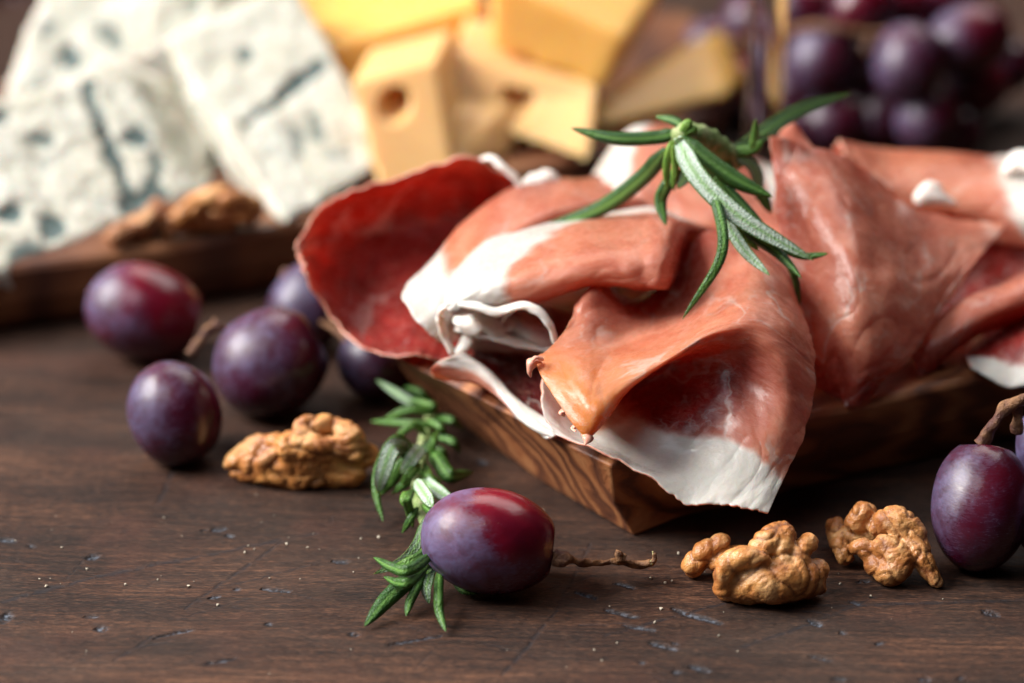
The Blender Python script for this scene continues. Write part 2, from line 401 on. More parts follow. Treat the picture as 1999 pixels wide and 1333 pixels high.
def lump_mesh(lobes, voxel=.045, smooth_it=4):
    """union of chains of balls -> remeshed vertex/face arrays (cm)"""
    bm = bmesh.new()
    for pts, rad in lobes:
        P = np.array([list(p) for p in pts]); L = np.linalg.norm(np.diff(P, axis=0), axis=1).sum() if len(P) > 1 else 0
        n = max(1, int(L / (min(rad) * .28)) + 1) if len(P) > 1 else 1
        T = np.linspace(0, 1, n) if n > 1 else np.array([0.])
        Q = cr1(P, T); R = lin1(np.array(rad if len(rad) == len(P) else [rad[0]] * len(P), float), T)
        for q, r in zip(Q, R):
            bmesh.ops.create_icosphere(bm, subdivisions=3, radius=r, matrix=Matrix.Translation(Vector(q)))
    me = bpy.data.meshes.new('tmp'); bm.to_mesh(me); bm.free()
    o = bpy.data.objects.new('tmp', me); COL.objects.link(o)
    r = o.modifiers.new('r', 'REMESH'); r.mode = 'VOXEL'; r.voxel_size = voxel
    s = o.modifiers.new('s', 'SMOOTH'); s.factor = .5; s.iterations = smooth_it
    ev = o.evaluated_get(bpy.context.evaluated_depsgraph_get()); m2 = bpy.data.meshes.new_from_object(ev)
    V = np.array([v.co[:] for v in m2.vertices]); Nn = np.array([v.normal[:] for v in m2.vertices])
    Fc = [tuple(p.vertices) for p in m2.polygons]
    bpy.data.objects.remove(o); bpy.data.meshes.remove(me); bpy.data.meshes.remove(m2)
    return V, Nn, Fc
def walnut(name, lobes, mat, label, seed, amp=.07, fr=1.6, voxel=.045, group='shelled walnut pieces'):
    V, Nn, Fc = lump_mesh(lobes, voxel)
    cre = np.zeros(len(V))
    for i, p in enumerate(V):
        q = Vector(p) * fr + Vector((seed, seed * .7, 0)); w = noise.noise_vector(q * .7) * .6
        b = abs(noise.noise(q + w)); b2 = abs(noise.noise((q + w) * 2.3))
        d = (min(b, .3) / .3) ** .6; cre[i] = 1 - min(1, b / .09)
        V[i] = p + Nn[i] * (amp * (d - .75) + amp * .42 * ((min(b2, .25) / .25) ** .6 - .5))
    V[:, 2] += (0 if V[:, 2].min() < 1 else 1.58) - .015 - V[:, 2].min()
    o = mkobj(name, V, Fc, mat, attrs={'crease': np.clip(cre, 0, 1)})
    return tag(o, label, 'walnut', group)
def berry(parent, c, rx, ry, ang=0.0, depth=None, mat=None, name='grape', tilt=0.0, squash=0.0):
    """ellipsoid with long half-axis rx; ang = roll in the picture plane"""
    n, k = 48, 64; V = []
    right = np.array([1, 0, 0.]); up = np.array([0, st, ct]); fw = np.array([0, ct, -st])
    a = right * math.cos(ang) + up * math.sin(ang); a = a * math.cos(tilt) + fw * math.sin(tilt)
    b = np.cross(fw, a); b /= np.linalg.norm(b); d = np.cross(a, b)
    for i in range(n + 1):
        ph = math.pi * i / n
        for j in range(k):
            t = 2 * math.pi * j / k
            x = math.cos(ph); y = math.sin(ph) * math.cos(t); z = math.sin(ph) * math.sin(t)
            w = 1 + .025 * noise.noise(Vector((x, y, z)) * 1.6 + Vector(c)) + .006 * noise.noise(Vector((x, y, z)) * 7)
            sx = np.sign(x) * abs(x) ** .93
            if x > .86: sx -= (x - .86) * 1.1       # dimple where the stalk enters
            V.append(np.array(c) + (a * sx * rx + b * y * ry + d * z * (depth or ry)) * w)
    Fc = [(i * k + j, i * k + (j + 1) % k, (i + 1) * k + (j + 1) % k, (i + 1) * k + j) for i in range(n) for j in range(k)]
    # each berry mesh keeps its own local origin at its centre
    me = bpy.data.meshes.new(name); me.from_pydata(((np.array(V) - np.array(c)) * CM).tolist(), [], Fc); me.update()
    me.polygons.foreach_set('use_smooth', [True] * len(me.polygons)); me.materials.append(mat)
    bm = bmesh.new(); bm.from_mesh(me); bmesh.ops.remove_doubles(bm, verts=bm.verts, dist=1e-6)
    bmesh.ops.recalc_face_normals(bm, faces=bm.faces); bm.to_mesh(me); bm.free()
    o = bpy.data.objects.new(name, me); COL.objects.link(o)
    o.parent = parent; o.location = (Vector(c) - Vector(parent['_b'])) * CM
    return o
LEAF = leaf_mat()
def leaf(parent, pts, w, light=0.0, pale=0.0, name='leaf', flip=False, n=40):
    """needle leaf with rolled margins; pts in cm, w width in cm; pale -> underside faces the viewer"""
    P = cr1(np.array([list(p) for p in pts]), np.linspace(0, 1, n)); T = np.gradient(P, axis=0)
    T /= np.linalg.norm(T, axis=1, keepdims=True) + 1e-9
    view = np.array([0, -ct, st]); k = 16; V = []; A = []
    tw = random.uniform(-.35, .35)
    for i in range(n):
        t = i / (n - 1); wd = w * .5 * min(1, (t * 4 + .38)) * (1 - max(0, (t - .5) / .5) ** 2.2) ** .75 + .006
        a = np.cross(T[i], view); a /= np.linalg.norm(a) + 1e-9; b = np.cross(a, T[i])
        if b.dot(view) < 0: b = -b
        an = tw * (t - .3); a, b = a * math.cos(an) + b * math.sin(an), b * math.cos(an) - a * math.sin(an)
        for j in range(k):
            s = 2 * math.pi * j / k; x = math.cos(s); y = math.sin(s)
            front = y > 0
            # visible side: top has a groove on the midrib, underside has rolled rims and a raised rib
            hgt = y * .34 * wd
            if front and not pale: hgt -= .16 * wd * math.exp(-(x / .22) ** 2)
            if front and pale: hgt -= .22 * wd * (1 - abs(x)) ** .5; hgt += .12 * wd * math.exp(-(x / .14) ** 2)
            if pale: hgt += .18 * wd * abs(x) ** 3
            else: hgt -= .30 * wd * abs(x) ** 3
            V.append(P[i] + a * x * wd + b * hgt)
            un = pale if (front and abs(x) < .72) else (0 if (front or pale) else .8 * (abs(x) < .7))
            un *= min(1, (1 - t) * 8)
            A.append((un, light if light >= 0 else 0, math.exp(-(x / .13) ** 2) * (.8 if front else 0)))
    V.append(P[0]); V.append(P[-1] + T[-1] * .02); A += [(0, light, 0)] * 2
    Fc = [(i * k + j, i * k + (j + 1) % k, (i + 1) * k + (j + 1) % k, (i + 1) * k + j) for i in range(n - 1) for j in range(k)]
    c0 = n * k
    Fc += [(c0, (j + 1) % k, j) for j in range(k)] + [(c0 + 1, (n - 1) * k + j, (n - 1) * k + (j + 1) % k) for j in range(k)]
    return mkobj(name, V, Fc, LEAF, parent=parent, attrs={'leafv': np.array(A)})
def dense_block(front, dv, rnd=.25, voxel=.14, rough=0.0, seed=0, holes=()):
    """block from a front quad (TL,TR,BR,BL) and a depth vector; rounded, subdivided; returns V,N,F"""
    f = [Vector(p) for p in front]; dv = Vector(dv)
    c = f + [p + dv for p in f]
    bm = bmesh.new(); vs = [bm.verts.new(p) for p in c]
    for q in ((0, 1, 2, 3), (7, 6, 5, 4), (0, 4, 5, 1), (1, 5, 6, 2), (2, 6, 7, 3), (3, 7, 4, 0)): bm.faces.new([vs[i] for i in q])
    bmesh.ops.triangulate(bm, faces=bm.faces); bmesh.ops.recalc_face_normals(bm, faces=bm.faces)
    me = bpy.data.meshes.new('tmp'); bm.to_mesh(me); bm.free()
    o = bpy.data.objects.new('tmp', me); COL.objects.link(o); tmp = []
    r = o.modifiers.new('r', 'REMESH'); r.mode = 'VOXEL'; r.voxel_size = voxel
    s = o.modifiers.new('s', 'SMOOTH'); s.factor = .5; s.iterations = int(2 + 2.2 * (rnd / voxel) ** 2)
    ev = o.evaluated_get(bpy.context.evaluated_depsgraph_get()); m2 = bpy.data.meshes.new_from_object(ev)
    V = np.array([v.co[:] for v in m2.vertices]); Nn = np.array([v.normal[:] for v in m2.vertices]); Fc = [tuple(p.vertices) for p in m2.polygons]
    bpy.data.objects.remove(o)
    ax = np.array(dv.normalized())
    for (hu, hv, hr) in holes:
        hp = np.array((f[0] * (1 - hu) + f[1] * hu) * (1 - hv) + (f[3] * (1 - hu) + f[2] * hu) * hv)
        r_ = V - hp; al = r_ @ ax; pd = np.linalg.norm(r_ - al[:, None] * ax, axis=1)
        V = V + ax * (np.where(np.abs(al) < .45, 1, 0) * np.clip(1 - (pd / hr) ** 4, 0, 1) * hr * 2.6)[:, None]
    if rough:
        for i, p in enumerate(V):
            q = Vector(p); d = noise.noise(q * 1.1 + Vector((seed, 0, 0))) * 1.3 + noise.noise(q * 3 + Vector((seed, 0, 0))) * .7 + noise.noise(q * 7) * .4
            V[i] = p + Nn[i] * d * rough
    return V, Nn, Fc

# ------------------------------------------------------------------ setting
cuts = [((-20, 1182), (170, 1130), .09), ((170, 1130), (420, 1080), .09), ((420, 1080), (620, 1040), .08),
        ((360, 1190), (560, 1050), .045), ((220, 1290), (300, 1240), .05), ((980, 1320), (1090, 1190), .045), ((1090, 1190), (1150, 1060), .035),
        ((1180, 1240), (1480, 1160), .05), ((1430, 1270), (1600, 1210), .07), ((1600, 1210), (1720, 1160), .045),
        ((1520, 1185), (2010, 1172), .06), ((1440, 1180), (1620, 1200), .035), ((350, 900), (300, 990), .05), ((960, 1010), (1100, 1100), .03),
        ((150, 1290), (230, 1270), .035), ((270, 1262), (330, 1255), .04), ((1130, 1220), (1230, 1215), .03), ((420, 1150), (620, 1100), .03)]
dents = [((172, 1090), (190, 1086), .16), ((5, 1215), (14, 1198), .17), ((190, 1229), (210, 1228), .12), ((678, 1238), (694, 1241), .11),
         ((300, 1246), (374, 1230), .07), ((400, 1296), (460, 1284), .07), ((510, 1150), (570, 1155), .09), ((410, 1168), (425, 1166), .07),
         ((0, 1052), (30, 1056), .14), ((415, 1034), (440, 1033), .10), ((650, 1095), (680, 1098), .08), ((1185, 1188), (1245, 1205), .09),
         ((1312, 1190), (1410, 1218), .12), ((1218, 1220), (1275, 1232), .08), ((1265, 1255), (1315, 1268), .09), ((1345, 1300), (1385, 1312), .09),
         ((1200, 1140), (1240, 1150), .07), ((1125, 1155), (1165, 1168), .07), ((1578, 1212), (1600, 1222), .14), ((1580, 1282), (1620, 1288), .09),
         ((1925, 1192), (1948, 1203), .13), ((1315, 1310), (1330, 1312), .08), ((1660, 1172), (1680, 1178), .08), ((760, 1260), (860, 1240), .05),
         ((1370, 830), (1380, 832), .06), ((930, 900), (950, 905), .12), ((1040, 1010), (1065, 1014), .1), ((1795, 1325), (1815, 1327), .12)]

xs = np.concatenate([np.array([-150, -60, -25]), np.arange(-12, 12.01, .045), np.array([25, 60, 150])])
ys = np.concatenate([np.array([-20, 20, 38]), np.arange(42.6, 56.4, .05), np.array([60, 70, 90, 130, 220])])
X, Y = np.meshgrid(xs, ys)
wx = np.zeros_like(X); wy = np.zeros_like(X)
for a in range(X.shape[0]):
    for b in range(X.shape[1]):
        v = noise.noise_vector(Vector((X[a, b] * 1.1, Y[a, b] * 1.1, 3))); v2 = noise.noise_vector(Vector((X[a, b] * 4, Y[a, b] * 4, 9)))
        wx[a, b] = v.x * .05 + v2.x * .035; wy[a, b] = v.y * .05 + v2.y * .035
def segs(lst):
    m = np.zeros_like(X)
    for p0, p1, wd in lst:
        a = Uz(*p0, 0); e = Uz(*p1, 0); dx, dy = e.x - a.x, e.y - a.y; L = dx * dx + dy * dy
        t = ((X + wx - a.x) * dx + (Y + wy - a.y) * dy) / L; tc = np.clip(t, 0, 1)
        w_ = wd * (1 - .5 * np.abs(tc * 2 - 1) ** 3)
        d = np.hypot(X + wx - a.x - tc * dx, Y + wy - a.y - tc * dy); m = np.maximum(m, np.clip(1 - (d - w_ * .3) / (w_ * .9), 0, 1))
    return m
fine = [((x_, y_), (x_ + random.uniform(-160, 160), y_ + random.uniform(-60, 60)), random.uniform(.02, .035)) for x_, y_ in [(random.uniform(0, 2000), random.uniform(950, 1330)) for _ in range(34)]]
nick = [((x_, y_), (x_ + random.uniform(6, 26), y_ + random.uniform(-3, 5)), random.uniform(.03, .055)) for x_, y_ in [(random.uniform(0, 2000), random.uniform(960, 1330)) for _ in range(16)]]
dents = [(a_, b_, w_ * random.uniform(.6, 1.0)) for a_, b_, w_ in dents] + nick
cutm = np.maximum(segs(cuts), .7 * segs(fine)); dentm = segs(dents)
Z = -.03 * dentm - .006 * cutm
nx = len(xs); idx = np.arange(X.size).reshape(X.shape)
tb = mkobj('tabletop', np.stack([X, Y, Z], -1).reshape(-1, 3), np.stack([idx[:-1, :-1], idx[:-1, 1:], idx[1:, 1:], idx[1:, :-1]], -1).reshape(-1, 4), table_mat(), loc=(0, 0, 0), attrs={'cut': cutm.ravel(), 'dent': dentm.ravel()})
tag(tb, kind='structure')

# ------------------------------------------------------------------ boards
def board(name, loops, mat, label):
    """loops: list of closed outlines (cm xyz) from underside to top"""
    n = len(loops[0]); V = [p for L in loops for p in L]; Fc = []
    for a in range(len(loops) - 1):
        for j in range(n): Fc.append((a * n + j, a * n + (j + 1) % n, (a + 1) * n + (j + 1) % n, (a + 1) * n + j))
    Fc.append(tuple(range(n))[::-1]); Fc.append(tuple((len(loops) - 1) * n + j for j in range(n)))
    o = mkobj(name, V, Fc, mat, smooth=False); tag(o, label, 'board')
    bmm = bmesh.new(); bmm.from_mesh(o.data); bmesh.ops.recalc_face_normals(bmm, faces=bmm.faces); bmm.to_mesh(o.data); bmm.free()
    return o
def inset(loop, k, z):
    c = np.mean([p[:2] for p in loop], axis=0); return [(c[0] + (p[0] - c[0]) * k, c[1] + (p[1] - c[1]) * k, z) for p in loop]
ZB = 1.9
top = [Uz(1193, 905, ZB), Uz(1081, 852, ZB), Uz(996, 805, ZB), Uz(871, 741, ZB), Uz(800, 708, ZB), Uz(772, 692, ZB)]
top = [tuple(p) for p in top] + [(-2.2, 54.2, ZB), (-1.4, 56.2, ZB), (.6, 58.2, ZB), (5, 59.4, ZB), (14, 61, ZB), (19, 61.5, ZB), (20.5, 60, ZB), (20.5, 57.6, ZB)]
K = top[0]; dR = Vector((8.46, 4.3, 0)).normalized()
right_pts = [tuple(Vector(K) + dR * s) for s in (15, 10, 6, 3, 1.2)]
top += right_pts
bot_vis = [Uz(1238, 1046, 0.02), Uz(1064, 944, 0.02), Uz(929, 849, 0.02), Uz(841, 790, 0.02), Uz(800, 758, .02), Uz(790, 740, .02)]
bot = [tuple(p) for p in bot_vis] + [(-1.2, 55.6, .02), (-.4, 56.9, .02), (1.4, 57.6, .02), (5.4, 58.5, .02), (14, 60, .02), (18, 60.5, .02), (19.3, 59.4, .02), (19.3, 58.2, .02)]
KB = bot[0]
bot += [tuple(Vector(KB) + dR * s + Vector((-.1, .25, 0))) for s in (14.2, 9.6, 5.7, 2.9, 1.15)]
mid = [tuple(Vector(a) * .52 + Vector(b) * .48) for a, b in zip(top, bot)]
mid[0] = tuple(Uz(1200, 985, .75))
for i in range(len(mid) - 5, len(mid)): mid[i] = tuple(Vector(mid[i]) + Vector((0, -.12, 0)))
rim = [tuple(Vector(a) * .97 + Vector((np.mean([p[0] for p in top]), np.mean([p[1] for p in top]), ZB)) * .03 + Vector((0, 0, .06))) for a in top]
topl = [(p[0], p[1], ZB - .06) for p in top]
fb = board('serving_board', [bot, mid, topl, rim], olive_mat(1.05, -.72, 62), 'thick striped olive wood board under the pile of cured ham')
bv = fb.modifiers.new('Bevel', 'BEVEL'); bv.width = .0006; bv.segments = 2; bv.limit_method = 'ANGLE'; bv.angle_limit = .5

ZC = 1.6
o2 = [(-24, 53.5), (-16, 56), (-11.4, 58.3), (-8, 59.5), (-4.6, 61.2), (-2, 62.9), (.2, 64.5), (2.2, 65.7), (4, 67.3), (5.4, 69.6), (6, 72.5), (5.2, 77), (0, 79), (-8, 76), (-14, 70.5), (-24, 66)]
def L2(k, z, sh=0): return [(x * k + (1 - k) * -8, y * k + (1 - k) * 70, z) for x, y in o2]
b2 = board('serving_board', [L2(.965, .02), L2(.985, .3), L2(1, .8), L2(1, 1.45), L2(.99, 1.62), L2(.965, 1.62), L2(.94, 1.59)], olive_mat(.62, 1.3, 9, .12),
           'dark brown rounded wooden board behind, carrying the cheeses')
bv = b2.modifiers.new('Bevel', 'BEVEL'); bv.width = .001; bv.segments = 2; bv.limit_method = 'ANGLE'; bv.angle_limit = .6

# ------------------------------------------------------------------ ham
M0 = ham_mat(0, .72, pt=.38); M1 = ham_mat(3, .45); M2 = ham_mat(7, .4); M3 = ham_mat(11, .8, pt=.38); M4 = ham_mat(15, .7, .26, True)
# deep red slice standing on the left
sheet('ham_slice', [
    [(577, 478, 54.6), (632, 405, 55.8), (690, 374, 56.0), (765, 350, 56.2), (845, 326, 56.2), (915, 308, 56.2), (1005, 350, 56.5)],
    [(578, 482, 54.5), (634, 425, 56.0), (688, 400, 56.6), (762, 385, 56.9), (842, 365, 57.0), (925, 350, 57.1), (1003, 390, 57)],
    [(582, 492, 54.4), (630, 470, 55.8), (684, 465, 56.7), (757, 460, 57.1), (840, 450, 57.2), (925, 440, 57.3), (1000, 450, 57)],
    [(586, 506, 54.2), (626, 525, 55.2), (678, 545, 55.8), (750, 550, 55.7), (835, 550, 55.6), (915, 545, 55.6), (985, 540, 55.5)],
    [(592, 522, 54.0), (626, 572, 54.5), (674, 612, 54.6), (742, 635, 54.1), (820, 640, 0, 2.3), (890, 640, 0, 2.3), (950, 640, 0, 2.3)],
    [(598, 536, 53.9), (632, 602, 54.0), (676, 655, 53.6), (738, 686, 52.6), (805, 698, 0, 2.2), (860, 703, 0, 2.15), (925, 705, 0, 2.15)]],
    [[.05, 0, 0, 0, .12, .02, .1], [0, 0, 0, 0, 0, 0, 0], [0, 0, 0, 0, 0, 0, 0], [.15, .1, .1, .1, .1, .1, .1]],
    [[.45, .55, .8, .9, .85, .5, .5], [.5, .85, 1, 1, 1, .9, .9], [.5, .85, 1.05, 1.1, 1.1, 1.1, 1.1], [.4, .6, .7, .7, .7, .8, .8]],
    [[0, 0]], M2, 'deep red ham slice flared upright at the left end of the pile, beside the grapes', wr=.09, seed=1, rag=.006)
# second roll with white blunt end
s2 = sheet('ham_slice', [
    [(812, 600, 54.0), (860, 560, 55), (930, 470, 56), (1005, 400, 57), (1085, 375, 58), (1190, 372, 58.5), (1300, 380, 59)],
    [(796, 560, 53.0), (850, 505, 53.9), (920, 425, 54.9), (1000, 366, 56), (1085, 349, 57), (1190, 350, 57.5), (1300, 360, 58)],
    [(784, 580, 52.0), (858, 528, 52.7), (940, 445, 53.7), (1030, 392, 54.8), (1110, 368, 55.8), (1210, 372, 56.3), (1310, 385, 56.8)],
    [(808, 622, 51.5), (880, 575, 51.9), (962, 490, 52.9), (1050, 430, 53.8), (1130, 400, 54.6), (1230, 395, 55.4), (1330, 405, 56)],
    [(840, 655, 51.3), (895, 625, 51.9), (985, 545, 53.2), (1070, 465, 54.2), (1150, 435, 55), (1240, 425, 56), (1340, 435, 56.5)],
    [(876, 676, 51.6), (910, 650, 53), (1000, 570, 54.2), (1080, 500, 55.2), (1160, 470, 56), (1250, 450, 57), (1350, 460, 57.5)]],
    [[1, 1, 0, 0, .3, .1, 0], [1, .62, 0, 0, .1, 0, 0], [1, .55, 0, 0, 0, 0, 0], [1, .8, .1, 0, 0, 0, 0], [1, 1, .5, 0, 0, 0, 0]],
    [[.05, .05, .05, .15, .2]], [[.25, .25, .15, 0, 0, 0, 0]], M1, 'pale salmon ham roll with blunt white fat end, beside the upright deep red slice', wr=.045, seed=2, rag=.006)
# rear middle slice with white dome
sheet('ham_slice', [
    [(1150, 352, 58.6), (1190, 305, 59), (1250, 268, 59), (1320, 268, 59), (1400, 290, 59), (1480, 310, 58.8), (1530, 330, 58.5)],
    [(1158, 342, 57.8), (1195, 290, 58), (1245, 247, 58.1), (1320, 247, 58.1), (1400, 272, 58), (1475, 315, 57.8), (1530, 340, 57.3)],
    [(1180, 358, 56.6), (1222, 325, 56.8), (1270, 300, 56.8), (1330, 305, 56.8), (1400, 330, 56.8), (1470, 370, 56.4), (1530, 400, 56)],
    [(1200, 380, 56), (1245, 378, 55.8), (1290, 375, 55.8), (1340, 385, 55.6), (1410, 400, 55.4), (1470, 430, 55), (1540, 460, 54.4)],
    [(1220, 420, 55.8), (1262, 430, 55.5), (1300, 445, 55.3), (1350, 460, 55), (1420, 470, 54.8), (1480, 500, 54.2), (1550, 530, 53.8)],
    [(1240, 460, 55.8), (1282, 470, 55.5), (1320, 500, 55.3), (1370, 520, 55), (1440, 530, 54.6), (1490, 560, 54), (1560, 600, 53.2)]],
    [[1, 1, 1, .8, .1, .3, .7], [1, 1, .75, 0, 0, .5, .8], [1, .7, .1, 0, 0, .3, .7], [.6, .2, 0, 0, 0, 0, .3], [0, 0, 0, 0, 0, 0, 0], [0, 0, 0, 0, 0, 0, 0]],
    [[.1, .1, .1, .2, .25]], [[0, 0]], M1, 'salmon ham slice with a white domed fat edge, behind the rosemary sprig', wr=.05, seed=4)
# front roll
sheet('ham_slice', [
    [(905, 560, 54.8), (985, 480, 55.6), (1080, 455, 56), (1190, 435, 56.3), (1290, 425, 56.3), (1350, 455, 56), (1420, 480, 56.2)],
    [(884, 528, 52.7), (960, 466, 53.5), (1060, 436, 54.1), (1170, 418, 54.4), (1270, 405, 54.5), (1335, 428, 54.3), (1400, 448, 54.8)],
    [(868, 568, 51.4), (938, 506, 52.2), (1032, 466, 52.7), (1150, 442, 52.9), (1250, 432, 52.9), (1314, 438, 52.5), (1352, 456, 54.0)],
    [(868, 598, 50.7), (932, 555, 50.9), (1022, 525, 51.0), (1140, 498, 51.1), (1245, 488, 51.1), (1312, 482, 51.3), (1334, 490, 54.2)],
    [(886, 612, 50.7), (952, 595, 50.7), (1042, 576, 50.6), (1150, 546, 50.6), (1245, 542, 50.6), (1306, 540, 50.9), (1326, 535, 54.2)],
    [(905, 612, 51.3), (975, 604, 51.2), (1055, 588, 51.2), (1152, 556, 51.2), (1250, 560, 51.0), (1300, 563, 51.2), (1318, 555, 54.0)],
    [(930, 600, 52.8), (1000, 590, 53), (1080, 575, 53.2), (1160, 545, 53.5), (1260, 540, 53.5), (1300, 540, 53.4), (1320, 550, 55)]],
    [[1, 1, 1, 1, 1, 1, .5], [1, 1, 1, 1, 1, .9, .2], [1, 1, .75, .12, 0, 0, 0], [1, 1, .22, 0, 0, 0, 0], [1, .75, .1, 0, 0, 0, 0], [.9, .6, 0, 0, 0, 0, 0], [.8, .5, 0, 0, 0, 0, 0]],
    [[.05, .0, .0, .05, .1, .15, .3], [.05, 0, .0, .0, .05, .1, .6], [.05, 0, .0, .1, .15, .2, .9], [.1, .3, .5, .6, .6, .7, 1]], [[.1, .15, .12, .1, .05, 0, 0]], M1,
    'plump salmon ham fold with a broad white fat band, across the middle of the pile', wr=.05, seed=3, rag=.004, nu=130, nv=130)
# big front slice: flap folded under, then curtain over the corner of the board
sheet('ham_slice', [
    [(1150, 600, 53), (1200, 590, 54), (1262, 580, 54.4), (1318, 505, 54.8), (1372, 458, 54.4), (1450, 470, 54.2), (1520, 515, 53.6), (1552, 585, 53)],
    [(1126, 590, 50.9), (1168, 556, 51.2), (1230, 590, 51.9), (1315, 545, 52.9), (1385, 462, 53.0), (1455, 472, 52.6), (1525, 530, 51.9), (1566, 610, 51.3)],
    [(1112, 630, 50.1), (1166, 606, 50.4), (1250, 625, 50.9), (1325, 602, 51.3), (1395, 555, 51.3), (1465, 535, 51.0), (1535, 575, 50.7), (1578, 640, 50.3)],
    [(1080, 672, 49.5), (1145, 670, 49.6), (1228, 662, 50.0), (1312, 640, 50.0), (1390, 602, 50.0), (1462, 580, 49.9), (1538, 612, 49.8), (1586, 668, 49.8)],
    [(1046, 708, 49.0), (1122, 712, 48.7), (1205, 700, 49.1), (1300, 676, 49.1), (1388, 635, 49.2), (1462, 615, 49.2), (1538, 645, 49.2), (1590, 695, 49.4)],
    [(1092, 790, 47.9), (1142, 775, 47.7), (1196, 745, 48.1), (1296, 698, 48.5), (1386, 652, 48.8), (1462, 640, 48.9), (1538, 675, 48.9), (1590, 720, 49.2)],
    [(1146, 858, 47.3), (1180, 815, 47.5), (1216, 768, 47.9), (1302, 710, 48.5), (1390, 668, 48.9), (1462, 665, 48.9), (1536, 705, 48.7), (1588, 750, 49.0)],
    [(1128, 800, 49.2), (1190, 775, 49.6), (1245, 735, 49.7), (1322, 700, 49.6), (1400, 692, 49.2), (1465, 700, 49.0), (1534, 745, 48.6), (1584, 790, 48.8)],
    [(1072, 722, 50), (1160, 770, 50.2), (1252, 762, 49.9), (1330, 752, 49.5), (1400, 745, 49.0), (1465, 752, 48.9), (1532, 795, 48.4), (1574, 830, 48.6)],
    [(1054, 765, 49.2), (1140, 822, 49.2), (1238, 824, 48.9), (1330, 824, 48.6), (1400, 818, 48.5), (1465, 832, 48.2), (1520, 862, 48), (1556, 880, 48.2)],
    [(1062, 812, 48.8), (1140, 862, 48.5), (1236, 882, 48.3), (1325, 895, 48.1), (1400, 890, 47.9), (1462, 905, 47.7), (1500, 922, 47.6), (1532, 930, 47.7)],
    [(1086, 850, 48.5), (1155, 876, 48.1), (1215, 906, 47.8), (1275, 942, 47.4), (1336, 985, 47.1), (1400, 985, 47), (1450, 994, 46.9), (1500, 1002, 46.9)]],
    [[0] * 8, [.1, .05, .1, 0, .05, .1, 0, .1], [.3, .1, .1, .05, 0, .1, .15, 0], [.4, .1, .1, 0, 0, .1, .2, 0], [.15, 0, 0, .05, 0, 0, 0, 0], [.05, 0, 0, 0, 0, 0, 0, 0], [.25, .15, 0, 0, 0, 0, 0, 0],
     [.8, .5, .0, 0, 0, 0, 0, 0], [1, .7, .0, .0, 0, 0, 0, 0], [1, .25, .55, .22, .05, .0, 0, 0], [1, .7, .95, .95, .85, .7, .55, .4], [1, 1, 1, 1, 1, 1, 1, 1]],
    [[.9, .9, .9, 1, .5, .1, .1, .1], [.3, .3, .7, .9, .5, .1, .1, .1], [.2, .3, .25, .3, .2, .1, .1, .1], [.1, .15, .1, .1, .1, .1, .1, .1], [0, 0, 0, .05, .1, .15, .15, .15], [0, 0, 0, 0, .1, .3, .2, .15], [0, 0, 0, .1, .3, .5, .2, .15],
     [.3, .6, .9, .9, .7, .5, .2, .1], [.1, .6, 1, 1, .8, .4, .15, .1], [0, 0, .6, .9, .5, .25, .1, .1], [0] * 8, [0] * 8],  # reds of the tucked rows paint shade and glow inside the pocket
    [[0] * 8, [0] * 8, [.2, 0, 0, 0, 0, 0, 0, 0], [.4, .2, .1, .1, .1, .1, .05, 0], [.7, .6, .35, .25, .2, .15, .1, 0], [.95, .95, .7, .35, .2, .1, 0, 0], [1, 1, .8, .35, .3, .1, 0, 0], [.3, .2, 0, .2, .25, 0, 0, 0], [0] * 8, [0, 1, 0, 0, 0, 0, 0, 0], [0, 1, 0, 0, 0, 0, 0, 0], [0] * 8],
    M0, 'large front ham slice with orange torn flap, its white fat hanging over the board corner', wr=.05, seed=5, rag=.006, nu=190, nv=230, thick=.042)
s4 = [o for o in COL.objects if o.name.startswith('ham_slice')][-1]
SHR = fat_mat(); RIM2 = RIM
def shred(par, pts, r):
    P = [U(*p) for p in pts]; tube('torn_shred', P, r, RIM2, par, n=24, k=8, flat=.5, wob=.9, seed=P[0].x)
shred(s4, [(1050, 702, 48.9), (1040, 706, 48.8), (1034, 722, 48.7), (1036, 736, 48.7)], [.10, .12, .07, .02])
shred(s4, [(1058, 700, 48.8), (1046, 698, 48.7), (1040, 704, 48.6)], [.06, .08, .04])
shred(s4, [(1142, 842, 47.4), (1146, 856, 47.2), (1142, 868, 47.1)], [.11, .09, .02])
shred(s4, [(1100, 800, 47.8), (1096, 806, 47.7), (1102, 812, 47.7)], [.05, .06, .03])
shred(s4, [(1122, 830, 47.5), (1118, 836, 47.5), (1124, 842, 47.4)], [.04, .05, .02])
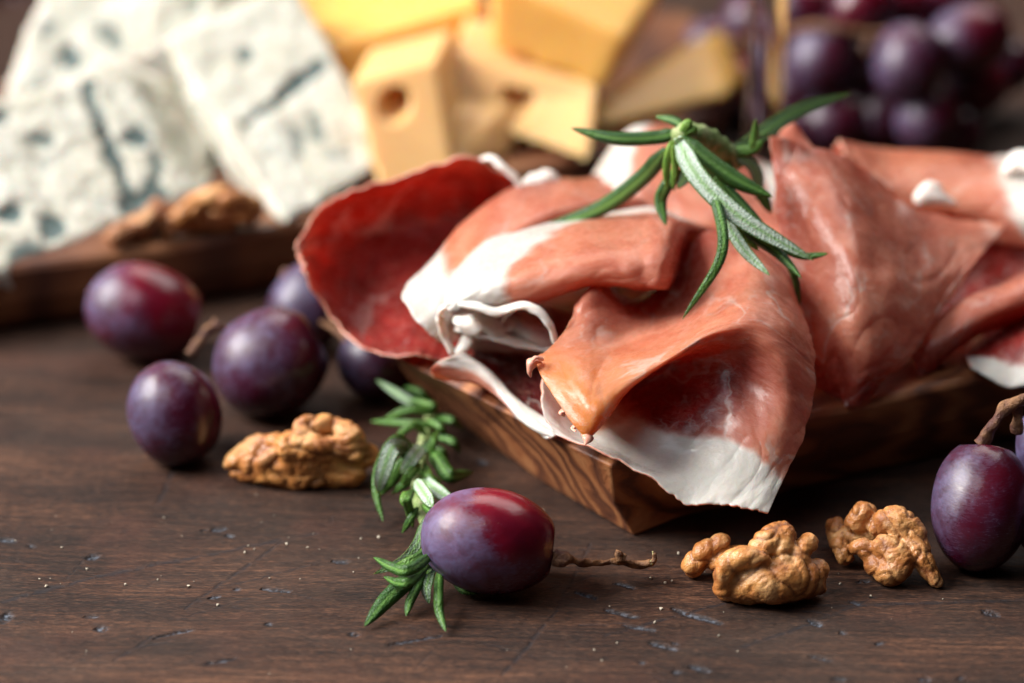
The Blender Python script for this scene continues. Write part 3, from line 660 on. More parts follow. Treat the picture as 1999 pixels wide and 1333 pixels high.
# lower left slice, hollow painted dark to stand for its shade
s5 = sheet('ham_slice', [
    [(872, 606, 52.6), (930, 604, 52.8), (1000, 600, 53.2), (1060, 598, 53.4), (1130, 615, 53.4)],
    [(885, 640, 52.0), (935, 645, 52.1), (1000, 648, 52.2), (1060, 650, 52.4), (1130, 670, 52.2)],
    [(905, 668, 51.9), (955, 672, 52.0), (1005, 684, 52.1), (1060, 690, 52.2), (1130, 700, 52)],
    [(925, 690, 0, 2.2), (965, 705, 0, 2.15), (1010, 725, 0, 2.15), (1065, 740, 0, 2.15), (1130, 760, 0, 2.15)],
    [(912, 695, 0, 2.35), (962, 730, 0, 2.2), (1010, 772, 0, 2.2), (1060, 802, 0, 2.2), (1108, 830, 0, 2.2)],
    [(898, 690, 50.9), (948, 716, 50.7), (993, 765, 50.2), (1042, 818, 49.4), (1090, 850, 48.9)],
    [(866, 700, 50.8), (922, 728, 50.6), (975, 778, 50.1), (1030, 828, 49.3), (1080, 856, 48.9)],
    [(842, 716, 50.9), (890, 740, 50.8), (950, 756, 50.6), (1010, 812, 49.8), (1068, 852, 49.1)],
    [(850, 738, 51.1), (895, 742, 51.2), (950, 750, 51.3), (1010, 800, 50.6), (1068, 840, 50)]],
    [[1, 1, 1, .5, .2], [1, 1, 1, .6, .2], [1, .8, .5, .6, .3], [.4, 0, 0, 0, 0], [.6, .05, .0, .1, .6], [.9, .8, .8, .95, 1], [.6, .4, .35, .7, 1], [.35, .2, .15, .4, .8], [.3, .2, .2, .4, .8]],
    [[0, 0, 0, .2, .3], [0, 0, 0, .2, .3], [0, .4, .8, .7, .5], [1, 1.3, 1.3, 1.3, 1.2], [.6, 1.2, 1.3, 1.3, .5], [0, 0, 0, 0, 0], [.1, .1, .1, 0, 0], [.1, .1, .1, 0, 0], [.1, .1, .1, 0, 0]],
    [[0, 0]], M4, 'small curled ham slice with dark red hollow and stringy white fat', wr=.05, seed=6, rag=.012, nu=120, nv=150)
FAT = fat_mat()
def fat_strip(par, pts, r, flat=.5, seed=0, rr=None):
    tube('fat_strip', [U(*p) for p in pts], rr or [r * .7, r, r, r, r * .6], FAT, par, n=70, k=12, flat=flat, wob=.35, seed=seed)
sheet('fat_ruffle', [
    [(884, 604, 51.9), (930, 606, 51.7), (980, 612, 51.6), (1030, 622, 51.5), (1072, 648, 51.5)],
    [(892, 635, 51.7), (940, 632, 51.2), (985, 640, 51.4), (1030, 648, 51.0), (1078, 664, 51.2)],
    [(900, 660, 51.6), (948, 655, 51.1), (990, 664, 51.3), (1034, 668, 50.9), (1082, 680, 51.1)],
    [(915, 678, 51.8), (955, 668, 51.5), (998, 680, 51.6), (1040, 682, 51.3), (1086, 692, 51.3)]], [[1, 1, .9, .5, .4], [1, .8, 1, .9, .6], [.9, 1, .9, 1, .9]], [[0, .2]], [[0, 0]], M3, None, nu=70, nv=60, wr=.13, rag=.03, seed=21, parent=s5)
fat_strip(s5, [(884, 690, 51.2), (866, 650, 51.3), (860, 612, 51.2), (884, 592, 50.8), (925, 596, 50.6), (962, 608, 50.5), (990, 604, 50.5), (1020, 596, 50.4), (1052, 608, 50.3), (1074, 636, 50.2), (1086, 672, 50.2)], .11, .6, 1)
fat_strip(s5, [(892, 640, 51.6), (925, 648, 51.3), (965, 655, 51.2), (1010, 668, 51.1), (1050, 676, 51.0), (1085, 684, 50.9)], .12, .6, 2)
fat_strip(s5, [(905, 600, 51.8), (940, 622, 51.5), (975, 640, 51.4), (1000, 632, 51.4), (1030, 640, 51.3), (1058, 662, 51.2)], .17, .5, 3)
fat_strip(s5, [(890, 690, 51.2), (910, 670, 51.3), (916, 655, 51.5), (935, 640, 51.6)], .13, .6, 4)
fat_strip(s5, [(978, 640, 51.4), (985, 620, 51.3), (1000, 606, 51.0), (1012, 598, 50.6)], .07, .7, 5)
fat_strip(s5, [(900, 615, 51.7), (915, 635, 51.4), (950, 632, 51.3), (985, 650, 51.2)], .22, .45, 6)
# thin fat string at the top of the roll
fat_strip(s2, [(936, 312, 56.4), (958, 308, 56.2), (982, 326, 56), (1004, 346, 55.9), (1018, 366, 55.8)], .09, .6, 7)
fat_strip(s2, [(1010, 374, 56), (1040, 356, 56.4), (1068, 344, 56.6), (1088, 352, 56.6)], .2, .5, 8)
# right hand slices
sheet('ham_slice', [
    [(1503, 262, 54.4), (1560, 276, 54.7), (1640, 300, 55.1), (1710, 345, 55.5), (1780, 402, 55.8), (1860, 428, 56), (1968, 438, 56.2)],
    [(1508, 340, 54.0), (1570, 345, 53.6), (1650, 368, 53.5), (1720, 410, 53.9), (1790, 450, 54.2), (1860, 468, 54.6), (1940, 470, 55.2)],
    [(1516, 430, 53.6), (1580, 432, 52.6), (1655, 442, 52.2), (1728, 480, 52.6), (1790, 512, 53.0), (1850, 525, 53.4), (1905, 512, 54)],
    [(1536, 520, 53.0), (1596, 525, 51.8), (1668, 525, 51.2), (1730, 548, 51.4), (1782, 578, 51.9), (1828, 590, 52.4), (1862, 572, 53)],
    [(1556, 600, 52.4), (1606, 605, 51.3), (1664, 605, 50.7), (1715, 620, 50.8), (1762, 642, 51.2), (1798, 655, 51.7), (1820, 632, 52.2)],
    [(1568, 690, 52.0), (1602, 695, 51.2), (1640, 655, 50.7), (1694, 690, 50.4), (1730, 702, 50.7), (1758, 712, 51), (1780, 690, 51.4)],
    [(1580, 762, 51.6), (1606, 760, 51.2), (1634, 720, 50.7), (1662, 745, 50.4), (1690, 745, 50.4), (1714, 748, 50.7), (1730, 735, 51)],
    [(1588, 775, 51.6), (1612, 770, 51.2), (1636, 780, 50.7), (1650, 796, 50.4), (1668, 790, 50.4), (1688, 778, 50.6), (1706, 765, 50.9)]],
    [[.2, .1, 0, 0, 0, .1, .1], [.1, 0, 0, .05, 0, 0, 0], [0, 0, .1, 0, 0, 0, 0], [.2, .1, .15, 0, 0, 0, 0], [.4, .32, .05, 0, 0, 0, 0], [.35, .1, .25, .2, .1, 0, 0], [0, 0, .1, 0, 0, 0, 0], [.2, .1, .3, .6, .2, .1, .1]],
    [[.25, .2, .2, .2, .15, .1, .1], [.35, .2, .15, .15, .15, .1, .1], [.6, .2, .1, .1, .15, .1, .1], [.6, .15, .05, .05, .1, .1, .1], [.4, .1, 0, 0, .05, .1, .2], [.4, .3, .05, 0, .1, .2, .3], [.6, .6, .5, .5, .5, .5, .5], [.6, .7, .6, .6, .6, .6, .6]],
    [[0, 0]], M3, 'broad draped salmon ham slice with white marbling and torn lower tip, right of the rosemary', wr=.085, seed=8, rag=.008, nu=160, nv=160)
sheet('ham_slice', [
    [(1625, 300, 59), (1680, 295, 60), (1760, 306, 60.3), (1850, 312, 60.5), (1950, 322, 60.5), (2060, 315, 60.5)],
    [(1636, 276, 58.2), (1700, 286, 58.8), (1770, 295, 59), (1860, 299, 59), (1950, 307, 59), (2060, 292, 59)],
    [(1650, 315, 57.2), (1710, 335, 57.3), (1780, 342, 57.5), (1860, 348, 57.5), (1950, 358, 57.2), (2060, 350, 56.8)],
    [(1690, 370, 56.6), (1740, 392, 56.6), (1800, 402, 56.8), (1870, 406, 56.8), (1955, 420, 56.5), (2060, 425, 55.9)],
    [(1735, 425, 56.8), (1780, 448, 56.8), (1830, 460, 56.9), (1890, 466, 56.9), (1975, 480, 56.5), (2060, 500, 56)]],
    [[0, 0, 0, 0, .6, 1], [0, 0, 0, 0, .52, 1], [0, .2, 0, 0, .45, 1], [0, 0, .1, 0, .35, 1], [0, 0, 0, 0, .1, .8]],
    [[.1, .1]], [[.1, .15, .2, .2, 0, 0]], M1, 'pale ham slice at the back right with a small white fat lump', wr=.05, seed=9)
s7 = [o for o in COL.objects if o.get('label', '').startswith('pale ham slice at the back right')][0]
V, Nn, Fc = lump_mesh([([U(1792, 384, 56.5), U(1812, 368, 56.5), U(1828, 368, 56.5)], [.12, .17, .14]), ([U(1800, 386, 56.4), U(1830, 386, 56.4), U(1868, 398, 56.3)], [.2, .17, .05])], .05)
mkobj('fat_lump', V, Fc, FAT, parent=s7)
fat_strip(s7, [(1960, 330, 57.4), (1985, 312, 57.2), (2020, 320, 57), (2060, 380, 56.6)], .3, .35, 9)
sheet('ham_slice', [
    [(1850, 470, 56.4), (1920, 450, 57.2), (2000, 440, 57.5), (2080, 430, 57.5)],
    [(1810, 560, 55.3), (1880, 560, 55.8), (2000, 540, 56.2), (2080, 530, 56.2)],
    [(1700, 690, 53), (1800, 680, 53.6), (1950, 640, 54.2), (2080, 600, 54.3)],
    [(1575, 775, 51.6), (1760, 745, 52), (1930, 715, 52.5), (2080, 690, 52.5)]],
    [[0, 0], [0, 0]], [[1.1, 1.2], [1, 1.1]], [[0, 0]], M2, 'dark red ham slice deep in the gap at the right', wr=.12, seed=10)
sheet('ham_slice', [
    [(1752, 668, 53), (1800, 640, 53.4), (1860, 602, 53.9), (1930, 564, 54.3), (2000, 534, 54.6), (2070, 505, 55)],
    [(1762, 664, 52.2), (1812, 636, 52.5), (1876, 596, 52.8), (1940, 568, 53), (2010, 545, 53.2), (2070, 522, 53.6)],
    [(1775, 690, 51.9), (1822, 672, 51.9), (1874, 640, 52.1), (1935, 612, 52.3), (2010, 585, 52.6), (2070, 565, 53)],
    [(1790, 728, 51.8), (1818, 712, 51.9), (1862, 678, 52.1), (1922, 640, 52.5), (2010, 610, 52.8), (2070, 595, 53.2)],
    [(1800, 756, 51.8), (1812, 742, 52), (1850, 700, 52.6), (1910, 660, 53), (2010, 625, 53.4), (2070, 615, 53.8)]],
    [[.1, .1, .1], [.05, .25, .1], [.1, .1, .0], [.2, 0, 0]], [[.45, .4, .3], [.3, .25, .2], [.5, .4, .3], [.8, .8, .8]], [[0, 0]], M3,
    'narrow red ham fold at the right, its tip pointing down left', wr=.06, seed=11)
sheet('ham_slice', [
    [(1886, 690, 53.2), (1918, 652, 53.6), (1960, 622, 54), (2010, 598, 54), (2080, 570, 54)],
    [(1885, 692, 52.5), (1925, 675, 52.5), (1968, 655, 52.5), (2010, 640, 52.5), (2080, 615, 52.5)],
    [(1890, 706, 51.9), (1928, 715, 51.8), (1965, 722, 51.7), (2010, 705, 51.7), (2080, 680, 51.7)],
    [(1900, 718, 51.7), (1935, 742, 51.5), (1968, 758, 51.4), (2015, 752, 51.3), (2080, 742, 51.3)],
    [(1935, 738, 52.2), (1955, 745, 52.1), (1975, 742, 52.0), (2010, 735, 51.9), (2080, 722, 51.9)],
    [(1945, 720, 52.8), (1962, 722, 52.7), (1980, 712, 52.6), (2010, 702, 52.5), (2080, 695, 52.5)]],
    [[.0, 0, 0, 0, 0], [.2, 0, 0, 0, 0], [.95, .8, .6, .4, .3], [1, 1, 1, 1, 1], [1, 1, 1, 1, 1], [.8, .8, .8, .8, .8]], [[.9, .9], [.9, .9], [.3, .3], [.1, .1], [.2, .2]], [[0, 0]], M2,
    'red ham slice with a curled white fat rim, lowest at the right of the pile', wr=.04, seed=12)
# small upright scrap behind the broad slice
sheet('ham_slice', [
    [(1528, 246, 56), (1545, 236, 56), (1552, 240, 56)],
    [(1520, 262, 55.8), (1548, 262, 55.8), (1572, 268, 55.9)],
    [(1510, 285, 55.5), (1550, 290, 55.5), (1600, 300, 55.6)]], [[.3, .3]], [[.1, .1]], [[0, 0]], M1, 'tiny pink ham tip sticking up behind the broad draped slice', nu=30, nv=30, wr=.03, seed=13)

# ------------------------------------------------------------------ rosemary
def sprig(label, base, stem, stemr, leaves, smat, k=1.0):
    r = root('rosemary_sprig', base, label, 'rosemary', 'rosemary sprigs')
    tube('stem', stem, stemr, smat, r, n=60, k=12, wob=.25)
    for L in leaves:
        pts, w, light, pale = L
        c = pts[len(pts) // 2]; leaf(r, pts, w * k / ppc(c), light, pale)
    return r
GST = stalk_mat((.16, .24, .06), (.42, .46, .22))
u = U
top_leaves = [
    ([u(1322, 258, 52.6), u(1280, 268, 52.6), u(1200, 270, 52.6), u(1115, 250, 52.8)], 30, 0, 0),
    ([u(1300, 292, 52.4), u(1250, 350, 52.8), u(1165, 410, 53.4), u(1034, 455, 53.9)], 36, 0, 0),
    ([u(1340, 254, 52.6), u(1316, 236, 52.8), u(1280, 227, 53)], 20, .15, 0),
    ([u(1332, 262, 52.3), u(1342, 242, 52.3), u(1352, 246, 52.3)], 20, .9, 0),
    ([u(1330, 262, 52.3), u(1352, 252, 52.3), u(1358, 262, 52.3)], 18, .8, 0),
    ([u(1328, 268, 52.2), u(1380, 312, 51.9), u(1440, 352, 51.7), u(1508, 384, 51.6)], 40, .1, 0),
    ([u(1322, 268, 52.0), u(1362, 345, 51.3), u(1450, 428, 50.8), u(1588, 508, 50.5)], 44, .25, 1),
    ([u(1372, 352, 51.5), u(1400, 400, 50.9), u(1408, 500, 50.1), u(1333, 622, 49.5)], 24, .1, 0),
    ([u(1398, 385, 51.3), u(1422, 440, 50.9), u(1456, 492, 50.5), u(1502, 537, 50.1)], 27, .35, .8),
    ([u(1430, 425, 51.2), u(1470, 460, 50.9), u(1520, 495, 50.8), u(1564, 542, 50.4)], 24, .0, 0),
    ([u(1530, 488, 50.9), u(1570, 500, 50.8), u(1616, 495, 50.7)], 15, .1, 0),
    ([u(1326, 330, 52.1), u(1300, 365, 52.1), u(1290, 395, 52.1), u(1300, 440, 51.8)], 28, .05, .0),
    ([u(1312, 275, 52.0), u(1302, 320, 52.0), u(1302, 368, 52.0)], 17, .85, 0),
    ([u(1316, 275, 51.9), u(1318, 325, 51.9), u(1313, 368, 51.9)], 15, .75, 0),
    ([u(1318, 272, 51.9), u(1335, 285, 51.9), u(1342, 302, 51.9)], 22, .7, .3),
    ([u(1342, 300, 52.3), u(1342, 335, 52.4), u(1322, 368, 52.4)], 28, 0, .2),
    ([u(1425, 312, 53.4), u(1480, 266, 54), u(1560, 215, 54.6), u(1661, 182, 55)], 32, .18, .15),
    ([u(1428, 298, 53.2), u(1468, 292, 53.2), u(1490, 275, 53.3)], 24, .4, 0),
    ([u(1466, 290, 53), u(1474, 262, 53), u(1476, 232, 53)], 15, .35, 0),
    ([u(1430, 300, 53.2), u(1466, 320, 53.2), u(1480, 352, 53.2), u(1478, 390, 53.2)], 26, .45, .4),
    ([u(1470, 360, 53.2), u(1490, 385, 53.2), u(1506, 416, 53.2)], 24, .0, 0),
    ([u(1350, 300, 52.1), u(1400, 350, 51.8), u(1450, 400, 51.5), u(1500, 450, 51.2)], 24, .05, 0),
    ([u(1395, 345, 51.7), u(1430, 400, 51.4), u(1475, 440, 51.1), u(1520, 490, 50.9)], 18, .6, 0),
    ([u(1528, 500, 51.1), u(1552, 540, 51.1), u(1562, 595, 51.2)], 14, 0, 0),
    ([u(1440, 440, 51.0), u(1462, 470, 50.9), u(1482, 488, 50.9)], 14, .8, 0),
    ([u(1352, 290, 52.2), u(1385, 352, 51.9), u(1425, 400, 51.6), u(1450, 432, 51.4)], 20, .45, .5),
    ([u(1345, 300, 52.2), u(1356, 350, 52.2), u(1380, 385, 52)], 16, .3, 0),
    ([u(1405, 292, 53), u(1425, 330, 53), u(1420, 372, 53)], 18, .1, 0),
    ([u(1420, 300, 53.2), u(1450, 280, 53.6), u(1500, 262, 54)], 16, .2, .2),
    ([u(1328, 300, 52.1), u(1315, 340, 52.1), u(1316, 372, 52.1)], 14, .55, 0),
]
sprig('fresh green rosemary sprig lying on top of the ham pile', U(1360, 300, 52.6), [u(1322, 268, 52.4), u(1350, 262, 52.6), u(1385, 276, 52.9), u(1415, 300, 53.2), u(1440, 320, 53.6)], [.2, .26, .27, .24, .14], top_leaves, GST, .9)
z = Uz
low_leaves = [
    ([z(806, 872, 1.0), z(772, 858, 1.5), z(742, 905, 1.0), z(734, 960, .6), z(748, 1018, .15)], 22, .2, 0),
    ([z(800, 880, 1.1), z(768, 872, 1.5), z(748, 920, 1.1), z(738, 962, .6)], 42, .2, .8),
    ([z(812, 880, 1.1), z(788, 900, 1.1), z(764, 940, .7), z(742, 968, .4)], 26, .25, 0),
    ([z(822, 872, 1.1), z(806, 892, 1.2), z(782, 925, .9)], 36, .35, .8),
    ([z(820, 905, 1.0), z(800, 925, 1.0), z(782, 945, .7)], 22, .3, 0),
    ([z(835, 790, .7), z(800, 782, .9), z(735, 742, 1.0)], 24, .05, .3),
    ([z(850, 805, .8), z(800, 800, .9), z(748, 820, .6)], 22, .2, 0),
    ([z(855, 795, .9), z(840, 790, 1.0), z(790, 775, .9)], 18, .3, 0),
    ([z(840, 830, .8), z(790, 826, .8), z(724, 822, .5)], 20, .15, 0),
    ([z(832, 850, .8), z(808, 830, 1.1), z(782, 850, .9), z(800, 872, .6)], 18, .25, 0),
    ([z(835, 820, .9), z(860, 835, .9), z(872, 862, .5)], 18, .2, 0),
    ([z(842, 880, .8), z(856, 900, .9), z(880, 930, .8), z(925, 922, .6)], 38, .12, 0),
    ([z(842, 890, .8), z(846, 860, 1.1), z(858, 840, 1.1)], 18, .3, 0),
    ([z(828, 905, .9), z(836, 925, .9), z(845, 945, .7)], 18, .6, 0),
    ([z(825, 935, .8), z(855, 958, .9), z(888, 978, .9)], 34, .3, .8),
    ([z(812, 938, 1.0), z(830, 965, 1.2), z(845, 990, 1.1)], 32, .45, .8),
    ([z(805, 905, .9), z(782, 918, .9), z(772, 945, .4)], 20, .5, 0),
    ([z(808, 955, .9), z(795, 975, 1.0), z(800, 1000, .6), z(806, 1030, .3)], 22, .35, 0),
    ([z(800, 960, .9), z(792, 975, .9), z(798, 990, .8)], 28, .5, 0),
    ([z(832, 1010, .9), z(815, 1060, .8), z(785, 1095, .5), z(730, 1120, .2)], 24, .2, .3),
    ([z(850, 1078, .9), z(800, 1112, 1.0), z(765, 1108, .9), z(729, 1088, .8)], 27, .1, 0),
    ([z(838, 1102, .7), z(800, 1135, .8), z(775, 1138, .7), z(749, 1126, .6)], 24, .1, 0),
    ([z(838, 1095, .6), z(800, 1130, .5), z(755, 1170, .35), z(712, 1222, .1)], 42, .05, 0),
    ([z(832, 1110, .5), z(812, 1150, .35), z(800, 1175, .25), z(793, 1202, .12)], 22, .12, 0),
    ([z(842, 1100, .5), z(836, 1130, .4), z(832, 1150, .3), z(838, 1178, .12)], 26, .15, .35),
    ([z(858, 1105, .6), z(856, 1160, .5), z(858, 1195, .3), z(870, 1232, .12)], 22, .15, 0),
    ([z(880, 1120, .2), z(900, 1150, .2), z(930, 1160, .15)], 16, .1, 0),
    ([z(845, 1060, .8), z(820, 1085, .8), z(790, 1100, .7), z(760, 1112, .4)], 22, .3, 0),
    ([z(860, 1060, .6), z(846, 1090, .7), z(832, 1120, .6)], 26, .25, .2),
    ([z(812, 890, .7), z(835, 868, .9), z(850, 850, .8)], 22, .2, .2),
    ([z(848, 815, .6), z(880, 820, .8), z(905, 838, .5)], 20, .05, 0), ([z(845, 850, .6), z(882, 862, .7), z(898, 885, .4)], 20, .05, 0),
    ([z(846, 790, .6), z(820, 765, .9), z(790, 755, .8)], 20, .05, 0), ([z(830, 870, .6), z(862, 880, .7), z(876, 900, .4)], 18, .1, 0),
    ([z(818, 930, .6), z(790, 945, .7), z(765, 965, .4)], 20, .1, 0), ([z(815, 915, .8), z(835, 930, .9), z(862, 940, .8)], 18, .4, 0),
    ([z(824, 985, .8), z(842, 1000, 1.0), z(852, 1015, .9)], 20, .2, 0), ([z(816, 990, .7), z(800, 1015, .5), z(785, 1040, .2)], 16, .1, 0),
]
sprig('rosemary sprig lying on the table, tip under the single front grape', Uz(830, 1000, 0), [z(845, 800, .5), z(832, 850, .6), z(820, 910, .65), z(815, 965, .6), z(830, 1020, .5), z(850, 1070, .5), z(890, 1110, .4)], [.12, .14, .14, .13, .12, .1, .06], low_leaves, GST, .82)

# ------------------------------------------------------------------ grapes
STK = stalk_mat(); PALE = stalk_mat((.32, .28, .10), (.55, .50, .25))
def bunch(label, basepx, grapes, stalks, name='grape_bunch', group='bunches of dark grapes'):
    base = Vector(basepx); r = root(name, base, label, 'grapes', group)
    for i, (c, rx, ry, ang, bloom, red) in enumerate(grapes):
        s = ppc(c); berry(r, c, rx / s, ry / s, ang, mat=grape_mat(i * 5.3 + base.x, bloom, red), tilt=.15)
    for pts, rad in stalks: tube('stalk', pts, rad, STK, r, n=50, k=10, wob=.5, seed=len(pts))
    return r
bunch('cluster of five dark purple grapes on the table, left of the ham board', Uz(440, 800, 0), [
    (Uz(283, 610, 1.08), 118, 96, -.25, .54, .30), (Uz(528, 708, 1.14), 115, 106, .5, .56, .08), (Uz(341, 808, 1.02), 106, 90, -1.25, .48, .10),
    (Uz(606, 596, 1.0), 92, 80, .9, .6, .0), (Uz(738, 705, .85), 80, 74, .3, .5, 0)],
    [([Uz(425, 632, 1.7), Uz(402, 648, 1.6), Uz(385, 672, 1.4), Uz(372, 690, 1.2)], [.13, .11, .1, .12]),
     ([Uz(405, 645, 1.6), Uz(430, 640, 1.5), Uz(470, 655, 1.2)], [.08, .08, .1]), ([Uz(470, 655, 1.2), Uz(520, 620, 1.0), Uz(562, 530, 1.6)], [.08, .07, .12]),
     ([Uz(560, 600, 1.2), Uz(650, 640, .9), Uz(700, 690, .8)], [.08, .07, .08])])
# single front grape
cg = Uz(957, 1056, 1.02)
fg = root('grape', (cg.x, cg.y, 0), 'single oval grape with blue bloom and red cheek, by the board corner', 'grape')
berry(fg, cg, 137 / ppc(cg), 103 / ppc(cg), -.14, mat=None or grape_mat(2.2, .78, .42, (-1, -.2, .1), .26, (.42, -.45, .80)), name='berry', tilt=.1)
tube('stalk', [Uz(1082, 1085, .9), Uz(1098, 1090, .85), Uz(1120, 1096, .72), Uz(1165, 1101, .5), Uz(1205, 1096, .45), Uz(1240, 1102, .35), Uz(1272, 1098, .4), Uz(1279, 1080, .6)],
     [.17, .15, .075, .055, .065, .06, .075, .025], STK, fg, n=90, k=12, wob=.8)
tube('bud', [Uz(1208, 1096, .5), Uz(1207, 1084, .6), Uz(1210, 1078, .66)], [.06, .07, .08], STK, fg, n=16, k=10, wob=.6)
tube('bud', [Uz(1215, 1094, .5), Uz(1219, 1082, .6)], [.05, .06], STK, fg, n=12, k=10, wob=.6)
tube('frayed_tip', [Uz(1268, 1100, .4), Uz(1278, 1092, .45), Uz(1274, 1076, .6)], [.06, .05, .012], PALE, fg, n=20, k=8, wob=.4)
# right bunch
bunch('tall dark grape with its stalk standing at the right edge beside the walnut', Uz(1940, 1050, 0), [
    (Uz(1914, 986, 1.2), 130, 97, 1.45, .46, .08), (Uz(2052, 856, 2.0), 85, 66, 1.2, .8, 0.05), (Uz(2075, 1010, 1.0), 100, 85, .3, .5, 0)],
    [([Uz(1916, 866, 2.25), Uz(1930, 842, 2.5), Uz(1950, 812, 2.8), Uz(1975, 788, 3.0), Uz(2010, 778, 3.1)], [.14, .1, .1, .13, .1]),
     ([Uz(1985, 785, 3.0), Uz(1988, 815, 2.7), Uz(1984, 845, 2.4)], [.1, .09, .12])])
bunch('blurred bunch of dark grapes behind the wine glass at the back right', Uz(1740, 290, 0), [
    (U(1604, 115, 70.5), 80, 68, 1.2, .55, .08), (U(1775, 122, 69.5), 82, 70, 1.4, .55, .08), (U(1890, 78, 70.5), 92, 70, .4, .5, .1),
    (U(1548, 185, 71), 66, 60, 0, .4, .2), (U(1812, 228, 69.5), 72, 62, 1.2, .45, .1), (U(1630, 240, 70.3), 78, 66, .2, .4, .05),
    (U(1905, 168, 71.5), 66, 60, .3, .4, .2), (U(1684, 12, 71), 70, 62, .8, .35, .2), (U(1770, -5, 72.5), 70, 60, 0, .35, .2), (U(1560, 20, 72), 66, 58, .5, .4, .15),
    (U(1722, 225, 70.6), 72, 66, .8, .3, 0), (U(1432, 165, 73), 62, 56, .4, .3, .5), (U(1690, 130, 71.5), 66, 60, .4, .4, .2), (U(1850, -20, 72.5), 70, 60, 0, .4, .15), (U(1395, 95, 75), 66, 60, .2, .4, .1), (U(1470, 40, 74.5), 68, 60, .7, .4, .15), (U(1500, 232, 72), 66, 60, .7, .4, .05),
    (U(1665, 60, 72.5), 70, 62, .3, .4, .1), (U(1560, 262, 70.2), 62, 58, .3, .35, .02), (U(1790, 60, 72.5), 70, 62, .3, .4, .1), (U(1960, 130, 73), 66, 58, .3, .35, .05), (U(1860, 262, 70), 60, 56, .6, .4, 0)],
    [([U(1400, 90, 74), U(1500, 70, 72), U(1600, 50, 70), U(1700, 65, 70), U(1780, 50, 70)], [.09, .1, .1, .09, .08]),
     ([U(1700, 65, 70), U(1690, 100, 69.8)], [.1, .1])])
bunch('dark grapes at the far top left corner behind the blue cheese', Uz(60, 0, 0), [
    (U(10, 30, 84), 62, 58, .3, .4, .1), (U(80, -30, 85), 60, 55, .3, .4, .1), (U(290, -20, 85), 58, 55, .3, .5, .2), (U(-30, -40, 84), 60, 55, 0, .4, .1), (U(700, -60, 86), 60, 55, 0, .4, .1)], [([U(80, -60, 85), U(290, -70, 85)], [.15, .12])])

# ------------------------------------------------------------------ walnuts
def zl(pts, rpx):                       # chain from (px,py,z) with radii in px
    P = [Uz(*p) for p in pts]; return (P, [r / ppc(p) for r, p in zip(rpx, P)])
WM1 = walnut_mat(1, 1.15); WM2 = walnut_mat(5, 1.1); WM3 = walnut_mat(9, 1.2); WM4 = walnut_mat(13, .8)
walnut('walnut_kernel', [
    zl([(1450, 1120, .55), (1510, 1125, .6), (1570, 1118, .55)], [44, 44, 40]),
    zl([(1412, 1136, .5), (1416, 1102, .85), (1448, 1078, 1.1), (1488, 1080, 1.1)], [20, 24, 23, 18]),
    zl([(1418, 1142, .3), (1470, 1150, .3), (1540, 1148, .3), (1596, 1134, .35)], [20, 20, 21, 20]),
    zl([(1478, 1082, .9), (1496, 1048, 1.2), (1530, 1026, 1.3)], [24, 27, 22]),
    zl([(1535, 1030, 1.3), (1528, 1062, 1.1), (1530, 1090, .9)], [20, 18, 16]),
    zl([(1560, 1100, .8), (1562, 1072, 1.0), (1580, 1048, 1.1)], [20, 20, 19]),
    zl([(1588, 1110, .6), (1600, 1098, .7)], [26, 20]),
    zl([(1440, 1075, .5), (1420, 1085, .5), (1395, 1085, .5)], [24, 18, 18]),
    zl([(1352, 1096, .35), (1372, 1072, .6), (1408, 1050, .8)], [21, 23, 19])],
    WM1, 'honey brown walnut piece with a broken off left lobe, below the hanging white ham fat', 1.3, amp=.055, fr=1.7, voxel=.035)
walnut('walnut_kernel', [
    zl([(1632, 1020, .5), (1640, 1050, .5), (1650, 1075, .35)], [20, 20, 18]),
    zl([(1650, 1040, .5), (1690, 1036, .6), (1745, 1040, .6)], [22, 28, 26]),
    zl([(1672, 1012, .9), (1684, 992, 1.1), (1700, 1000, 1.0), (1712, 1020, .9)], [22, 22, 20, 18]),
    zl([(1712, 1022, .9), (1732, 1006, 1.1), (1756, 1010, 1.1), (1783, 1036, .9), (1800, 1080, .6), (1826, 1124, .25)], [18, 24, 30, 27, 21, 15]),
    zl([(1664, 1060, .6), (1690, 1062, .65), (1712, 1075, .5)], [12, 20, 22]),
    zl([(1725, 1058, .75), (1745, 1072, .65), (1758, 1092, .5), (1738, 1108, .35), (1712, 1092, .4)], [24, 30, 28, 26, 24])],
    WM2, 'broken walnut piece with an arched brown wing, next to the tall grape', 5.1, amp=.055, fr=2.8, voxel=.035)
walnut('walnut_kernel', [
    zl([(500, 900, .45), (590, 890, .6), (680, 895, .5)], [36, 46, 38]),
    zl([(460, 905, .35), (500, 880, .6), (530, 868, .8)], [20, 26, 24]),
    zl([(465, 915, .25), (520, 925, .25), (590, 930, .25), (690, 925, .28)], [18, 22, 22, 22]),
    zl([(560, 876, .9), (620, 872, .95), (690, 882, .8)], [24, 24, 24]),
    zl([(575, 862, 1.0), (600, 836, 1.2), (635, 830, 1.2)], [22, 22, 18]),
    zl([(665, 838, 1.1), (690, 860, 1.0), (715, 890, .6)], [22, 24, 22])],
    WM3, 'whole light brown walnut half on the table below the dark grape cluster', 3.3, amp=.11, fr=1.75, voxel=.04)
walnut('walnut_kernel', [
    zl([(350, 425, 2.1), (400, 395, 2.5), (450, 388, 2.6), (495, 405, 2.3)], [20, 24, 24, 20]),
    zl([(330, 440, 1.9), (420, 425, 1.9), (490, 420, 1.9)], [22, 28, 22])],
    WM3, 'blurred walnut half on the back board between the two blue cheese pieces', 8.3, amp=.1, fr=1.6, voxel=.06)
